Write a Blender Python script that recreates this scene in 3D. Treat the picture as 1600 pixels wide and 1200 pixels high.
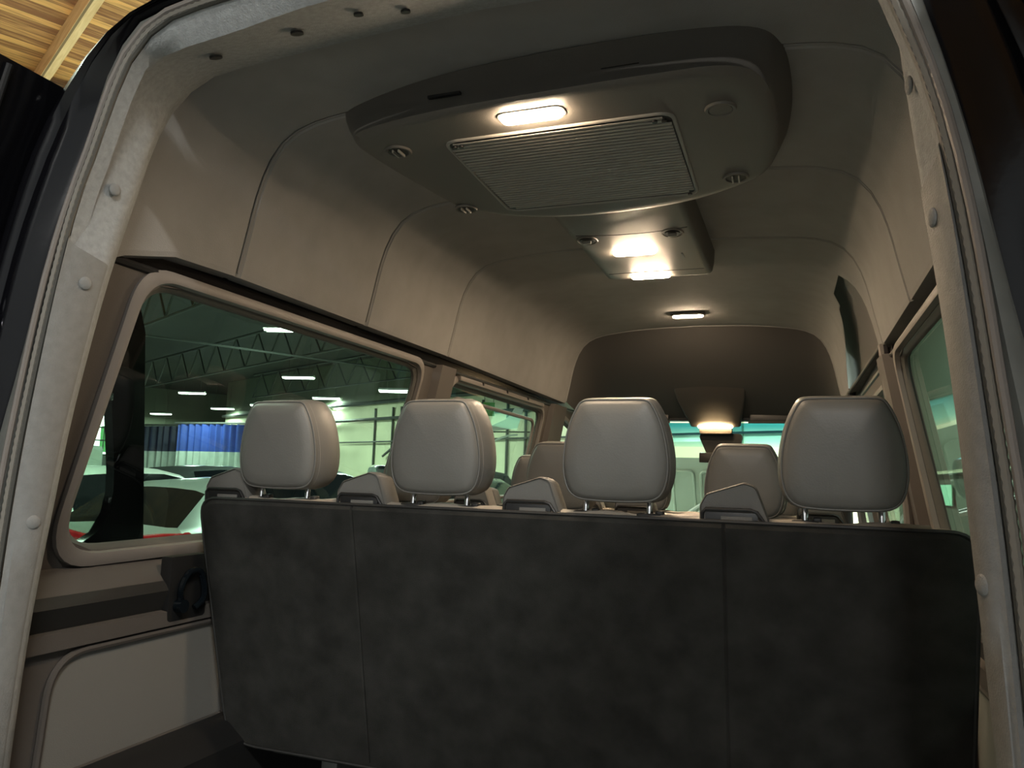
import bpy, bmesh, math, random
from mathutils import Vector, Matrix
random.seed(7)
PI = math.pi
sc = bpy.context.scene
col = sc.collection
for o in list(bpy.data.objects):
    bpy.data.objects.remove(o)

# ------------------------------------------------------------------ camera
cd = bpy.data.cameras.new('camera'); cam = bpy.data.objects.new('camera', cd); col.objects.link(cam)
cd.sensor_width = 36; cd.lens = 27.0; cd.clip_start = 0.01; cd.clip_end = 300
fv = Vector((440, 160, 1200)).normalized()
rv = Vector((3300, -47, -1200)); rv = (rv - rv.dot(fv) * fv).normalized()
dv = fv.cross(rv)
# image axes (right, down, forward) -> world
R = Vector((rv.x, fv.x, -dv.x)); D = Vector((rv.y, fv.y, -dv.y)); F = Vector((rv.z, fv.z, -dv.z))
M = Matrix(((R.x, -D.x, -F.x), (R.y, -D.y, -F.y), (R.z, -D.z, -F.z))).to_4x4()
M.translation = Vector((0.54, 0.0, 1.68))
cam.matrix_world = M
sc.camera = cam

# ------------------------------------------------------------------ world, exposure
w = bpy.data.worlds.new('world'); sc.world = w; w.use_nodes = True
bg = w.node_tree.nodes['Background']; bg.inputs[0].default_value = (0.95, 1.0, 1.0, 1); bg.inputs[1].default_value = 0.42
sc.view_settings.view_transform = 'Standard'; sc.view_settings.look = 'None'
sc.view_settings.exposure = 1.0; sc.view_settings.gamma = 1; sc.view_settings.use_curve_mapping = False

def area(name, loc, size, energy, color, rot=(0, 0, 0), sy=None):
    l = bpy.data.lights.new(name, 'AREA'); l.shape = 'RECTANGLE'; l.size = size; l.size_y = sy or size
    l.energy = energy; l.color = color
    o = bpy.data.objects.new(name, l); o.location = loc; o.rotation_euler = rot; col.objects.link(o)
    return o
# warehouse bay lamps, plus two unseen fills added behind the van (fixtures further down); x, y, z, watts, yaw
LAMPS = [(1.2, -8.5, 5.4, 420, .3), (-4.4, 1.6, 5.3, 260, .3), (-11.61, 16.26, 5.3, 500, .25), (-17.43, 24.88, 5.3, 500, .25),
         (-19.2, 29.5, 5.0, 350, .3), (-26.0, 28.6, 5.2, 350, .3), (-29.0, 34.2, 5.0, 250, .3),
         (-8.4, 5.6, 5.6, 500, .3), (-15.6, 9.0, 5.4, 600, .3), (-1.6, 13.5, 5.4, 1700, .3), (-5.6, 15.2, 5.4, 700, .3),
         (-35.4, 36.3, 4.9, 250, .3), (-24.2, 31.5, 4.9, 250, .3), (-11.6, 22.2, 4.4, 400, .3), (2.8, -2.4, 5.2, 150, .3), (-23.5, 19.6, 4.9, 150, .9)]
COOL = (0.82, 1.0, 0.88)
for i, (x, y, z, e, a) in enumerate(LAMPS):
    area('bay_lamp_light', (x, y, z - .1), 1.15, e * (.9 if i in (0, 14) else .6 if i == 1 else .9), (1, .98, .95) if i in (0, 14) else COOL, (0, 0, a), .25)
# sourceless upward light added to brighten the timber ceiling
area('bay_lamp_uplight', (-4.4, 1.6, 5.45), 1.15, 60, (1, .93, .82), (PI, 0, .3), .2)

# ------------------------------------------------------------------ materials
def mat(name, c, rough=.6, metal=0, bump=0, bscale=200, var=0, vscale=6, spec=.5, emit=None, estr=0, coat=0):
    m = bpy.data.materials.new(name); m.use_nodes = True
    n = m.node_tree.nodes; l = m.node_tree.links; b = n['Principled BSDF']
    b.inputs['Base Color'].default_value = (*c, 1); b.inputs['Roughness'].default_value = rough
    b.inputs['Metallic'].default_value = metal; b.inputs['Specular IOR Level'].default_value = spec
    if coat: b.inputs['Coat Weight'].default_value = coat; b.inputs['Coat Roughness'].default_value = .03
    if emit: b.inputs['Emission Color'].default_value = (*emit, 1); b.inputs['Emission Strength'].default_value = estr
    tc = n.new('ShaderNodeTexCoord')
    if bump:
        t = n.new('ShaderNodeTexNoise'); t.inputs['Scale'].default_value = bscale; t.inputs['Detail'].default_value = 3
        l.new(tc.outputs['Object'], t.inputs['Vector'])
        bp = n.new('ShaderNodeBump'); bp.inputs['Strength'].default_value = bump; bp.inputs['Distance'].default_value = .002
        l.new(t.outputs['Fac'], bp.inputs['Height']); l.new(bp.outputs['Normal'], b.inputs['Normal'])
    if var:
        t = n.new('ShaderNodeTexNoise'); t.inputs['Scale'].default_value = vscale; t.inputs['Detail'].default_value = 5
        l.new(tc.outputs['Object'], t.inputs['Vector'])
        r = n.new('ShaderNodeValToRGB')
        r.color_ramp.elements[0].position = .3; r.color_ramp.elements[1].position = .7
        r.color_ramp.elements[0].color = (*[v * (1 - var) for v in c], 1); r.color_ramp.elements[1].color = (*[min(1, v * (1 + var)) for v in c], 1)
        l.new(t.outputs['Fac'], r.inputs['Fac']); l.new(r.outputs['Color'], b.inputs['Base Color'])
    return m

def glass(name, tint, gloss=.06):
    m = bpy.data.materials.new(name); m.use_nodes = True
    n = m.node_tree.nodes; l = m.node_tree.links; n.clear()
    out = n.new('ShaderNodeOutputMaterial'); tr = n.new('ShaderNodeBsdfTransparent'); gl = n.new('ShaderNodeBsdfGlossy')
    tr.inputs[0].default_value = (*tint, 1); gl.inputs['Roughness'].default_value = .02
    lw = n.new('ShaderNodeLayerWeight'); lw.inputs[0].default_value = .5
    pw = n.new('ShaderNodeMath'); pw.operation = 'POWER'; pw.inputs[1].default_value = 5; l.new(lw.outputs['Facing'], pw.inputs[0])
    fr = n.new('ShaderNodeMath'); fr.operation = 'MULTIPLY_ADD'; fr.inputs[1].default_value = .9; fr.inputs[2].default_value = gloss; l.new(pw.outputs[0], fr.inputs[0])
    mx = n.new('ShaderNodeMixShader'); l.new(fr.outputs[0], mx.inputs[0]); l.new(tr.outputs[0], mx.inputs[1]); l.new(gl.outputs[0], mx.inputs[2])
    l.new(mx.outputs[0], out.inputs[0]); return m

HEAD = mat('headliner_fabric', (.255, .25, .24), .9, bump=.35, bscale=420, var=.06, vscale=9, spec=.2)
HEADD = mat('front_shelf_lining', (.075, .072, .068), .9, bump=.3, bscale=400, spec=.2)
TRIM = mat('pillar_felt', (.27, .28, .28), .9, bump=.6, bscale=300, var=.12, vscale=90, spec=.2)
TRIM2 = mat('pillar_plastic', (.185, .188, .183), .7, bump=.5, bscale=350, var=.08, vscale=60, spec=.3)
BROWN = mat('brown_plastic', (.078, .069, .062), .6, bump=.25, bscale=500, spec=.35)
DARKP = mat('dark_plastic', (.018, .018, .017), .55, bump=.2, bscale=500, spec=.35)
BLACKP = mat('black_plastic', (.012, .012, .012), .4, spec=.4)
FRAMEP = mat('window_trim_plastic', (.16, .145, .132), .5, bump=.15, bscale=500, spec=.4)
LOWP = mat('light_lower_panel', (.165, .16, .145), .7, bump=.25, bscale=500, spec=.3)
CARPET = mat('bench_back_carpet', (.027, .027, .025), .97, bump=.9, bscale=900, var=.28, vscale=16, spec=.1)
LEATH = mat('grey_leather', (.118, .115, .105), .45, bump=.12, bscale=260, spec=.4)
LEATHT = mat('tan_lit_leather', (.26, .23, .19), .5, bump=.15, bscale=260, spec=.4)  # lighter tan copy of the grey leather, lamp light painted into the colour
STITCH = mat('piping_thread', (.22, .2, .18), .6)
GUIDE = mat('belt_guide_plastic', (.11, .107, .098), .6, bump=.3, bscale=500, spec=.35)
CHROME = mat('chrome', (.75, .75, .75), .15, metal=1)
SEAL = mat('rubber_seal', (.07, .068, .06), .6, spec=.4)
RIB = mat('ribbed_seal', (.15, .14, .12), .6, spec=.4)
CHAN = mat('painted_channel', (.13, .135, .125), .45, var=.08, vscale=30, spec=.5)
PAINT = mat('black_paint', (.003, .003, .004), .16, bump=.05, bscale=60, spec=.22, coat=.06)
ACP = mat('air_unit_plastic', (.12, .112, .10), .55, bump=.25, bscale=600, spec=.35)
ACD = mat('air_unit_slat', (.25, .24, .215), .5, spec=.4)
LENS = mat('lamp_lens', (1, .9, .75), .4, emit=(1, .75, .50), estr=215)
LENSF = mat('front_lamp_lens', (1, .9, .75), .4, emit=(1, .68, .34), estr=45)
TUBE = mat('bay_lamp_tube', (1, 1, 1), .5, emit=(.88, 1, .88), estr=18)
STEEL = mat('dark_steel', (.06, .065, .06), .6, metal=.4)
CONC = mat('concrete_floor', (.34, .36, .34), .35, var=.12, vscale=.6)
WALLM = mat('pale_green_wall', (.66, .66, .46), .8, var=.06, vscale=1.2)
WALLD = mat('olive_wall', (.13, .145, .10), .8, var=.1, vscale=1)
TINT = glass('privacy_glass', (.27, .34, .29))
def band():
    m = glass('shade_band_glass', (.14, .50, .62)); n = m.node_tree.nodes; l = m.node_tree.links
    tc = n.new('ShaderNodeTexCoord'); sx = n.new('ShaderNodeSeparateXYZ'); mr = n.new('ShaderNodeMapRange'); r = n.new('ShaderNodeValToRGB')
    l.new(tc.outputs['Object'], sx.inputs[0]); l.new(sx.outputs['Z'], mr.inputs[0]); mr.inputs[1].default_value = 1.90; mr.inputs[2].default_value = 2.08
    r.color_ramp.elements[0].color = (.86, .93, .86, 1); r.color_ramp.elements[1].color = (.04, .26, .36, 1)
    e = r.color_ramp.elements.new(.45); e.color = (.30, .62, .68, 1)
    l.new(mr.outputs[0], r.inputs[0])
    for k in n:
        if k.type == 'BSDF_TRANSPARENT': l.new(r.outputs[0], k.inputs[0])
    return m
CLEAR = glass('clear_glass', (.86, .93, .88))
BAND = band()
BLKGL = mat('black_glass', (.004, .006, .008), .05, spec=.28)
SILVER = mat('silver_green_paint', (.42, .50, .45), .28, metal=.35, coat=.6)
RIBP = mat('glossy_black_bead', (.01, .01, .011), .12, spec=.9, coat=1)
DECK = mat('dark_roof_deck', (.028, .028, .025), .8, var=.2, vscale=1)  # near-black tone for the far part of the ceiling
DGREY = mat('dark_grey_paint', (.05, .06, .06), .25, metal=.3, coat=.6)
BLUEG = mat('blue_grey_paint', (.10, .13, .14), .25, metal=.3, coat=.6)
WHITEP = mat('white_paint', (.7, .78, .72), .3, coat=.5)
YELP = mat('champagne_paint', (.45, .47, .30), .3, metal=.3, coat=.5)
REDL = mat('tail_lamp_red', (.25, .01, .015), .12, spec=.7, emit=(1, .02, .04), estr=.12)
TYRE = mat('tyre_rubber', (.02, .02, .02), .8)
RIM = mat('alloy_rim', (.35, .36, .36), .3, metal=.8)
BLUEC = mat('blue_vinyl_curtain', (.035, .075, .36), .5, var=.15, vscale=2)
NAVYC = mat('navy_vinyl_curtain', (.012, .018, .06), .5, var=.15, vscale=2)
CLRC = mat('milky_curtain', (.50, .58, .52), .5, var=.12, vscale=2)
SIGNG = mat('green_card', (.10, .32, .06), .6)
SIGNY = mat('yellow_print', (.75, .85, .35), .6)
BRIGHT = mat('daylit_pane', (1, 1, 1), .5, emit=(.80, 1, .86), estr=7)
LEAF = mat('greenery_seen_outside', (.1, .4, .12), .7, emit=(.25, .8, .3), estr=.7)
SCREENW = mat('lit_white_panel', (1, 1, 1), .5, emit=(1, 1, .95), estr=4)
BRACK = mat('white_bracket_paint', (.75, .85, .76), .5)
REDBL = mat('red_brown_girder', (.20, .13, .11), .7)

def wood(name, rot, base, dark, width=.14):
    m = bpy.data.materials.new(name); m.use_nodes = True
    n = m.node_tree.nodes; l = m.node_tree.links; b = n['Principled BSDF']; b.inputs['Roughness'].default_value = .75
    tc = n.new('ShaderNodeTexCoord'); mp = n.new('ShaderNodeMapping'); mp.inputs['Rotation'].default_value = (0, 0, rot)
    l.new(tc.outputs['Object'], mp.inputs['Vector'])
    sx = n.new('ShaderNodeSeparateXYZ'); l.new(mp.outputs[0], sx.inputs[0])
    dv_ = n.new('ShaderNodeMath'); dv_.operation = 'DIVIDE'; dv_.inputs[1].default_value = width; l.new(sx.outputs['Y'], dv_.inputs[0])
    fl = n.new('ShaderNodeMath'); fl.operation = 'FLOOR'; l.new(dv_.outputs[0], fl.inputs[0])
    frc = n.new('ShaderNodeMath'); frc.operation = 'FRACT'; l.new(dv_.outputs[0], frc.inputs[0])
    wn = n.new('ShaderNodeTexWhiteNoise'); wn.noise_dimensions = '1D'; l.new(fl.outputs[0], wn.inputs['W'])
    mp2 = n.new('ShaderNodeMapping'); mp2.inputs['Scale'].default_value = (1.2, 14, 14); l.new(mp.outputs[0], mp2.inputs['Vector'])
    ns = n.new('ShaderNodeTexNoise'); ns.inputs['Scale'].default_value = 1.6; ns.inputs['Detail'].default_value = 6; ns.inputs['Distortion'].default_value = .6
    l.new(mp2.outputs[0], ns.inputs['Vector'])
    ad = n.new('ShaderNodeMath'); ad.operation = 'MULTIPLY_ADD'; ad.inputs[1].default_value = .5; l.new(wn.outputs['Value'], ad.inputs[0]); 
    ad2 = n.new('ShaderNodeMath'); ad2.operation = 'SUBTRACT'; l.new(ns.outputs['Fac'], ad2.inputs[0]); ad2.inputs[1].default_value = .22
    l.new(ad2.outputs[0], ad.inputs[2])
    r = n.new('ShaderNodeValToRGB'); r.color_ramp.elements[0].position = .28; r.color_ramp.elements[1].position = .75
    r.color_ramp.elements[0].color = (*dark, 1); r.color_ramp.elements[1].color = (*base, 1)
    l.new(ad.outputs[0], r.inputs['Fac'])
    gp = n.new('ShaderNodeMath'); gp.operation = 'GREATER_THAN'; gp.inputs[1].default_value = .05; l.new(frc.outputs[0], gp.inputs[0])
    mx = n.new('ShaderNodeMix'); mx.data_type = 'RGBA'; mx.inputs[6].default_value = (*[v * .35 for v in dark], 1)
    l.new(gp.outputs[0], mx.inputs[0]); l.new(r.outputs[0], mx.inputs[7]); l.new(mx.outputs[2], b.inputs['Base Color'])
    return m
WOOD = wood('ceiling_planks', -math.radians(62), (.80, .41, .13), (.27, .10, .03))
BEAMW = wood('beam_timber', -math.radians(153), (.85, .58, .30), (.60, .34, .14), .5)

# ------------------------------------------------------------------ mesh helpers
def new(name, bm, m, parent=None, smooth=True, kind=None, label=None, cat=None, group=None, ang=40):
    bmesh.ops.recalc_face_normals(bm, faces=bm.faces)
    me = bpy.data.meshes.new(name); bm.to_mesh(me); bm.free()
    ms = m if isinstance(m, (list, tuple)) else [m]
    for k in ms: me.materials.append(k)
    if smooth:
        for p in me.polygons: p.use_smooth = True
        try: me.set_sharp_from_angle(angle=math.radians(ang))
        except Exception: pass
    o = bpy.data.objects.new(name, me); col.objects.link(o)
    if parent: o.parent = parent
    tag(o, label, cat, group, kind)
    return o
def tag(o, label=None, cat=None, group=None, kind=None):
    if label: o['label'] = label
    if cat: o['category'] = cat
    if group: o['group'] = group
    if kind: o['kind'] = kind
    return o
def thing(name, label, cat, loc=(0, 0, 0), rz=0, group=None):
    o = bpy.data.objects.new(name, None); col.objects.link(o); o.location = loc; o.rotation_euler = (0, 0, rz)
    o.empty_display_size = .1
    return tag(o, label, cat, group)
def copy_tree(o, parent=None):
    c = o.copy(); col.objects.link(c)
    if parent: c.parent = parent
    for ch in list(o.children): copy_tree(ch, c)
    return c
def box(bm, c, s, bev=0, rot=None, seg=2):
    r = bmesh.ops.create_cube(bm, size=1)
    vs = r['verts']; bmesh.ops.scale(bm, vec=s, verts=vs)
    if bev:
        es = list({e for v in vs for e in v.link_edges})
        g = bmesh.ops.bevel(bm, geom=es, offset=bev, segments=seg, affect='EDGES', profile=.7)
        vs = list({v for f in g['faces'] for v in f.verts} | {v for v in vs if v.is_valid})
    if rot: bmesh.ops.rotate(bm, cent=(0, 0, 0), matrix=rot, verts=vs)
    bmesh.ops.translate(bm, vec=c, verts=vs)
    return vs
def tube(bm, pts, r, seg=10, closed=False, flat=1.0):
    pts = [Vector(p) for p in pts]; n = len(pts); rings = []
    up = Vector((0, 0, 1))
    for i, p in enumerate(pts):
        a = pts[(i - 1) % n] if (i > 0 or closed) else p; b = pts[(i + 1) % n] if (i < n - 1 or closed) else p
        t = (b - a).normalized()
        if i == 0: u = up if abs(t.dot(up)) < .9 else Vector((1, 0, 0)); s = t.cross(u).normalized()
        else:
            s = s - t * s.dot(t); s = s.normalized()
        q = s.cross(t)
        rr = r[i] if isinstance(r, (list, tuple)) else r
        rings.append([bm.verts.new(p + s * math.cos(2 * PI * k / seg) * rr + q * math.sin(2 * PI * k / seg) * rr * flat) for k in range(seg)])
    for i in range(n if closed else n - 1):
        A = rings[i]; B = rings[(i + 1) % n]
        for k in range(seg): bm.faces.new((A[k], A[(k + 1) % seg], B[(k + 1) % seg], B[k]))
    if not closed:
        bm.faces.new(rings[0]); bm.faces.new(rings[-1][::-1])
def cyl(bm, c, r, h, axis='Z', seg=24, r2=None):
    g = bmesh.ops.create_cone(bm, cap_ends=True, segments=seg, radius1=r, radius2=r if r2 is None else r2, depth=h)
    vs = g['verts']
    if axis == 'Y': bmesh.ops.rotate(bm, cent=(0, 0, 0), matrix=Matrix.Rotation(PI / 2, 3, 'X'), verts=vs)
    if axis == 'X': bmesh.ops.rotate(bm, cent=(0, 0, 0), matrix=Matrix.Rotation(PI / 2, 3, 'Y'), verts=vs)
    bmesh.ops.translate(bm, vec=c, verts=vs); return vs
def loft(bm, rings, closed=False, caps=False):
    R_ = [[bm.verts.new(p) for p in r] for r in rings]; n = len(R_[0])
    for A, B in zip(R_, R_[1:]):
        for k in range(n if closed else n - 1):
            j = (k + 1) % n
            bm.faces.new((A[k], A[j], B[j], B[k]))
    if caps: bm.faces.new(R_[0]); bm.faces.new(R_[-1][::-1])
    return R_
def B(): return bmesh.new()
def smoothpath(pts, n):   # Catmull-Rom through pts, n samples
    P = [Vector(p) for p in pts]; out = []
    seg = [(b - a).length for a, b in zip(P, P[1:])]; tot = sum(seg)
    for i in range(n):
        d = tot * i / (n - 1); k = 0
        while k < len(seg) - 1 and d > seg[k]: d -= seg[k]; k += 1
        t = min(1, d / seg[k]); p0 = P[max(0, k - 1)]; p1 = P[k]; p2 = P[k + 1]; p3 = P[min(len(P) - 1, k + 2)]
        out.append(.5 * ((2 * p1) + (p2 - p0) * t + (2 * p0 - 5 * p1 + 4 * p2 - p3) * t * t + (3 * p1 - p0 - 3 * p2 + p3) * t ** 3))
    return out
def rpoly(pts, r, seg=6):  # rounded 2D polygon; r scalar or per-corner
    out = []; n = len(pts)
    for i in range(n):
        p = Vector(pts[i]); a = Vector(pts[i - 1]); b = Vector(pts[(i + 1) % n])
        rr = r[i] if isinstance(r, (list, tuple)) else r
        u = (a - p).normalized(); v = (b - p).normalized(); ang = u.angle(v)
        d = min(rr / math.tan(ang / 2), (a - p).length * .49, (b - p).length * .49)
        for k in range(seg + 1):
            t = k / seg; q = (p + u * d) * (1 - t) ** 2 + p * 2 * t * (1 - t) + (p + v * d) * t * t
            out.append((q.x, q.y))
    return out

# ------------------------------------------------------------------ the van's interior shell
ZF = 0.62   # van floor height
PROF = [(.84, 2.20), (.815, 2.31), (.795, 2.40), (.762, 2.49), (.71, 2.555), (.63, 2.588), (.5, 2.604), (.3, 2.616), (0, 2.622)]
def prof(y, n=15):
    # half profile of the headliner at station y, from rail to centre
    t = max(0, min(1, (y - 3.0) / 1.65)); P = []
    for x, z in PROF:
        P.append((x - .045 * t * (1 - (x / .84) ** 2 * .2) * (x / .84), y, z - .03 * t * (x / .84) ** 3))
    if y < 1.5:   # the lining dips behind the rear pillar
        k = ((1.5 - y) / .4) ** 2; x, _, z = P[0]; P[0] = (x - .02 * k, y, z - .12 * min(1, k))
    return [tuple(p) for p in smoothpath(P, n)]
NP = 22
def full_ring(y, inset=0):
    h = prof(y, NP); h = [Vector(p) for p in h]
    if inset:
        q = []
        for i, p in enumerate(h):
            a = h[max(0, i - 1)]; b = h[min(len(h) - 1, i + 1)]; t = (b - a).normalized()
            nrm = Vector((-t.z, 0, t.x)) ; nrm = nrm if nrm.z < 0 or nrm.x < 0 else -nrm
            q.append(p - nrm * inset)
        h = q
    right = h; left = [Vector((-p.x, p.y, p.z)) for p in h]
    return left[:-1] + right[::-1]
seams = [1.62, 2.28, 2.955]
ys = [(1.12, 0), (1.25, 0), (1.4, 0)]
for s in seams:
    ys += [(s - .012, 0), (s - .006, .007), (s, .009), (s + .006, .007), (s + .012, 0)]
    ys += [(s + .25, 0), (s + .45, 0)]
ys = [y for y in ys if y[0] < 3.1] ; ys = sorted(ys)
# rear part of the headliner, whole width, to y = 3.02
bm = B(); rings = [full_ring(y, ins) for y, ins in ys if y < 3.0] + [full_ring(3.02)]
loft(bm, rings)
# return lip under each rail
for sgn in (-1, 1):
    A = [Vector((sgn * abs(r[0].x), r[0].y, r[0].z)) for r in rings]
    loft(bm, [A, [p + Vector((sgn * .004, 0, -.012)) for p in A], [p + Vector((sgn * .045, 0, -.014)) for p in A]])
# front part: right side is cut away above the sliding door
NOT = 9
def cut_ring(y):
    r = full_ring(y); t = (y - 3.02) / (4.45 - 3.02)
    return r
front_ys = [3.02, 3.05, 3.065, 3.09, 3.13, 3.18, 3.24, 3.3, 3.4, 3.5, 3.6, 3.66, 3.72, 3.8, 3.9, 4.0, 4.1, 4.2, 4.26, 4.3, 4.45, 4.55, 4.65]
def zcut(y):
    if y < 3.06 or y > 4.5: return 2.0
    if y < 3.27: return 2.20 + .30 * ((y - 3.05) / .22) ** .6
    return 2.50 if y < 3.62 else max(2.15, 2.50 - (y - 3.62) / .62 * .32)
FR = []
for y in front_ys:
    r = full_ring(y); zc = zcut(y)
    idx = max([i for i, p in enumerate(r) if p.x > 0 and p.z > zc] + [0]) if zc > 2.15 else len(r) - 1
    rr = r[:]
    last = r[idx]
    for i in range(idx + 1, len(r)): rr[i] = last + (Vector((.0005, 0, -.0004)) * (i - idx))
    FR.append(rr)
loft(bm, FR)
A = [Vector(r[0]) for r in FR]
loft(bm, [A, [p + Vector((-.004, 0, -.012)) for p in A], [p + Vector((-.045, 0, -.014)) for p in A]])
ceil = new('ceiling', bm, HEAD, kind='structure', label='grey fabric headliner of the van with raised curved seams')
# thin piping laid in each seam
for s in seams:
    bm = B(); tube(bm, [p for p in full_ring(s + .001, .004)], .0035, 6)
    new('seam_piping', bm, mat('seam_light_grey', (.21, .205, .195), .7), ceil)
# notch wall: recess panel above the sliding door
bm = B(); n_ = []
for r, y in zip(FR, front_ys):
    p = r[-1] if zcut(y) <= 2.15 else None
edge = []
for r, y in zip(FR, front_ys):
    zc = zcut(y); idx = max([i for i, p in enumerate(r) if p.x > 0 and p.z > zc] + [0]) if zc > 2.15 else len(r) - 1
    edge.append(Vector(full_ring(y)[idx]))
loft(bm, [edge, [p + Vector((.012, 0, -.008)) for p in edge], [Vector((max(p.x + .07, .885), p.y, p.z + .01)) for p in edge]])
new('notch_edge', bm, HEAD, ceil)
bm = B(); loft(bm, [[(.70, y, 2.612), (.755, y, 2.555), (.792, y, 2.50), (.824, y, 2.42), (.852, y, 2.30), (.885, y, 2.10)] for y in (2.96, 3.4, 3.8, 4.2, 4.9)])
new('door_header_panel', bm, BROWN, ceil)
bm = B(); loft(bm, [[(.60, y, 2.66), (.84, y, 2.60), (.87, y, 2.35), (.90, y, 1.95)] for y in (4.7, 5.2, 5.7)]); new('cab_side_lining', bm, DARKP, ceil)
bm = B(); tube(bm, smoothpath([e + Vector((.006, 0, -.004)) for e in edge[:-1]], 30), .008, 8); new('notch_seal', bm, SEAL, ceil)

# front overhead shelf: from the arch at y=4.65 down to the windscreen header
arch = FR[-1]; N = len(arch)
def shelf_ring(t):
    out = []
    for p in arch:
        tgt_x = p.x * (1.0 + .05 * t); zt = 2.10 + .02 * (1 - (p.x / .8) ** 2)
        z = p.z + (min(p.z, zt) - p.z) * (t ** .8)
        out.append(Vector((tgt_x, 4.65 + .78 * t + .0 * p.z, z)))
    return out
bm = B(); loft(bm, [[p + Vector((0, 0, .0)) for p in arch]] + [shelf_ring(t) for t in (.02, .15, .3, .5, .7, .85, 1)])
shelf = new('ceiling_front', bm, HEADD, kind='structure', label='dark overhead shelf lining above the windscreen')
bm = B(); tube(bm, [p + Vector((0, -.002, 0)) for p in arch], .005, 6); new('arch_piping', bm, HEAD, shelf)
# open shelf pockets left and right of the centre console
for sx_ in (-1, 1):
    bm = B(); cx = sx_ * .50
    box(bm, (cx, 5.40, 2.125), (.46, .06, .05), .012); new('shelf_pocket', bm, BLACKP, shelf)
    bm = B(); tube(bm, [(cx - .24, 5.37, 2.098), (cx + .24, 5.37, 2.098)], .008, 8); new('shelf_lip', bm, BROWN, shelf)

# interior side walls ------------------------------------------------
def gx(z): return .895 + (2.06 - z) * .157      # glass plane
def lx(z): return gx(z) - .022                  # lining plane
def panel_hole(bm, y0, y1, z0, z1, hole, fx, sgn, n=96, reveal=0.03):
    cy = sum(p[0] for p in hole) / len(hole); cz = sum(p[1] for p in hole) / len(hole)
    angs = [2 * PI * k / n for k in range(n)] + [math.atan2(z - cz, y - cy) % (2 * PI) for y in (y0, y1) for z in (z0, z1)]
    angs = sorted(set(angs)); inn = []; out = []
    for a in angs:
        dy, dz = math.cos(a), math.sin(a); best = None
        for i in range(len(hole)):
            ay, az = hole[i]; by, bz = hole[(i + 1) % len(hole)]
            ex, ez = by - ay, bz - az; den = dy * ez - dz * ex
            if abs(den) < 1e-12: continue
            t = ((ay - cy) * ez - (az - cz) * ex) / den; s = ((ay - cy) * dz - (az - cz) * dy) / den
            if t > 0 and -1e-6 <= s <= 1 + 1e-6: best = t if best is None else max(best, t)
        t = best; inn.append((cy + dy * t, cz + dz * t))
        ts = []
        if dy > 1e-9: ts.append((y1 - cy) / dy)
        if dy < -1e-9: ts.append((y0 - cy) / dy)
        if dz > 1e-9: ts.append((z1 - cz) / dz)
        if dz < -1e-9: ts.append((z0 - cz) / dz)
        t = min(ts); out.append((cy + dy * t, cz + dz * t))
    P = lambda q, off=0: Vector((sgn * (fx(q[1]) + off), q[0], q[1]))
    loft(bm, [[P(q) for q in out], [P(q) for q in inn], [P(q, reveal) for q in inn]], closed=True)
    return inn
def wallstrip(bm, prof_, y0, y1, sgn, n=2):
    loft(bm, [[(sgn * x, y0 + (y1 - y0) * k / n, z) for x, z in prof_] for k in range(n + 1)])

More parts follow.
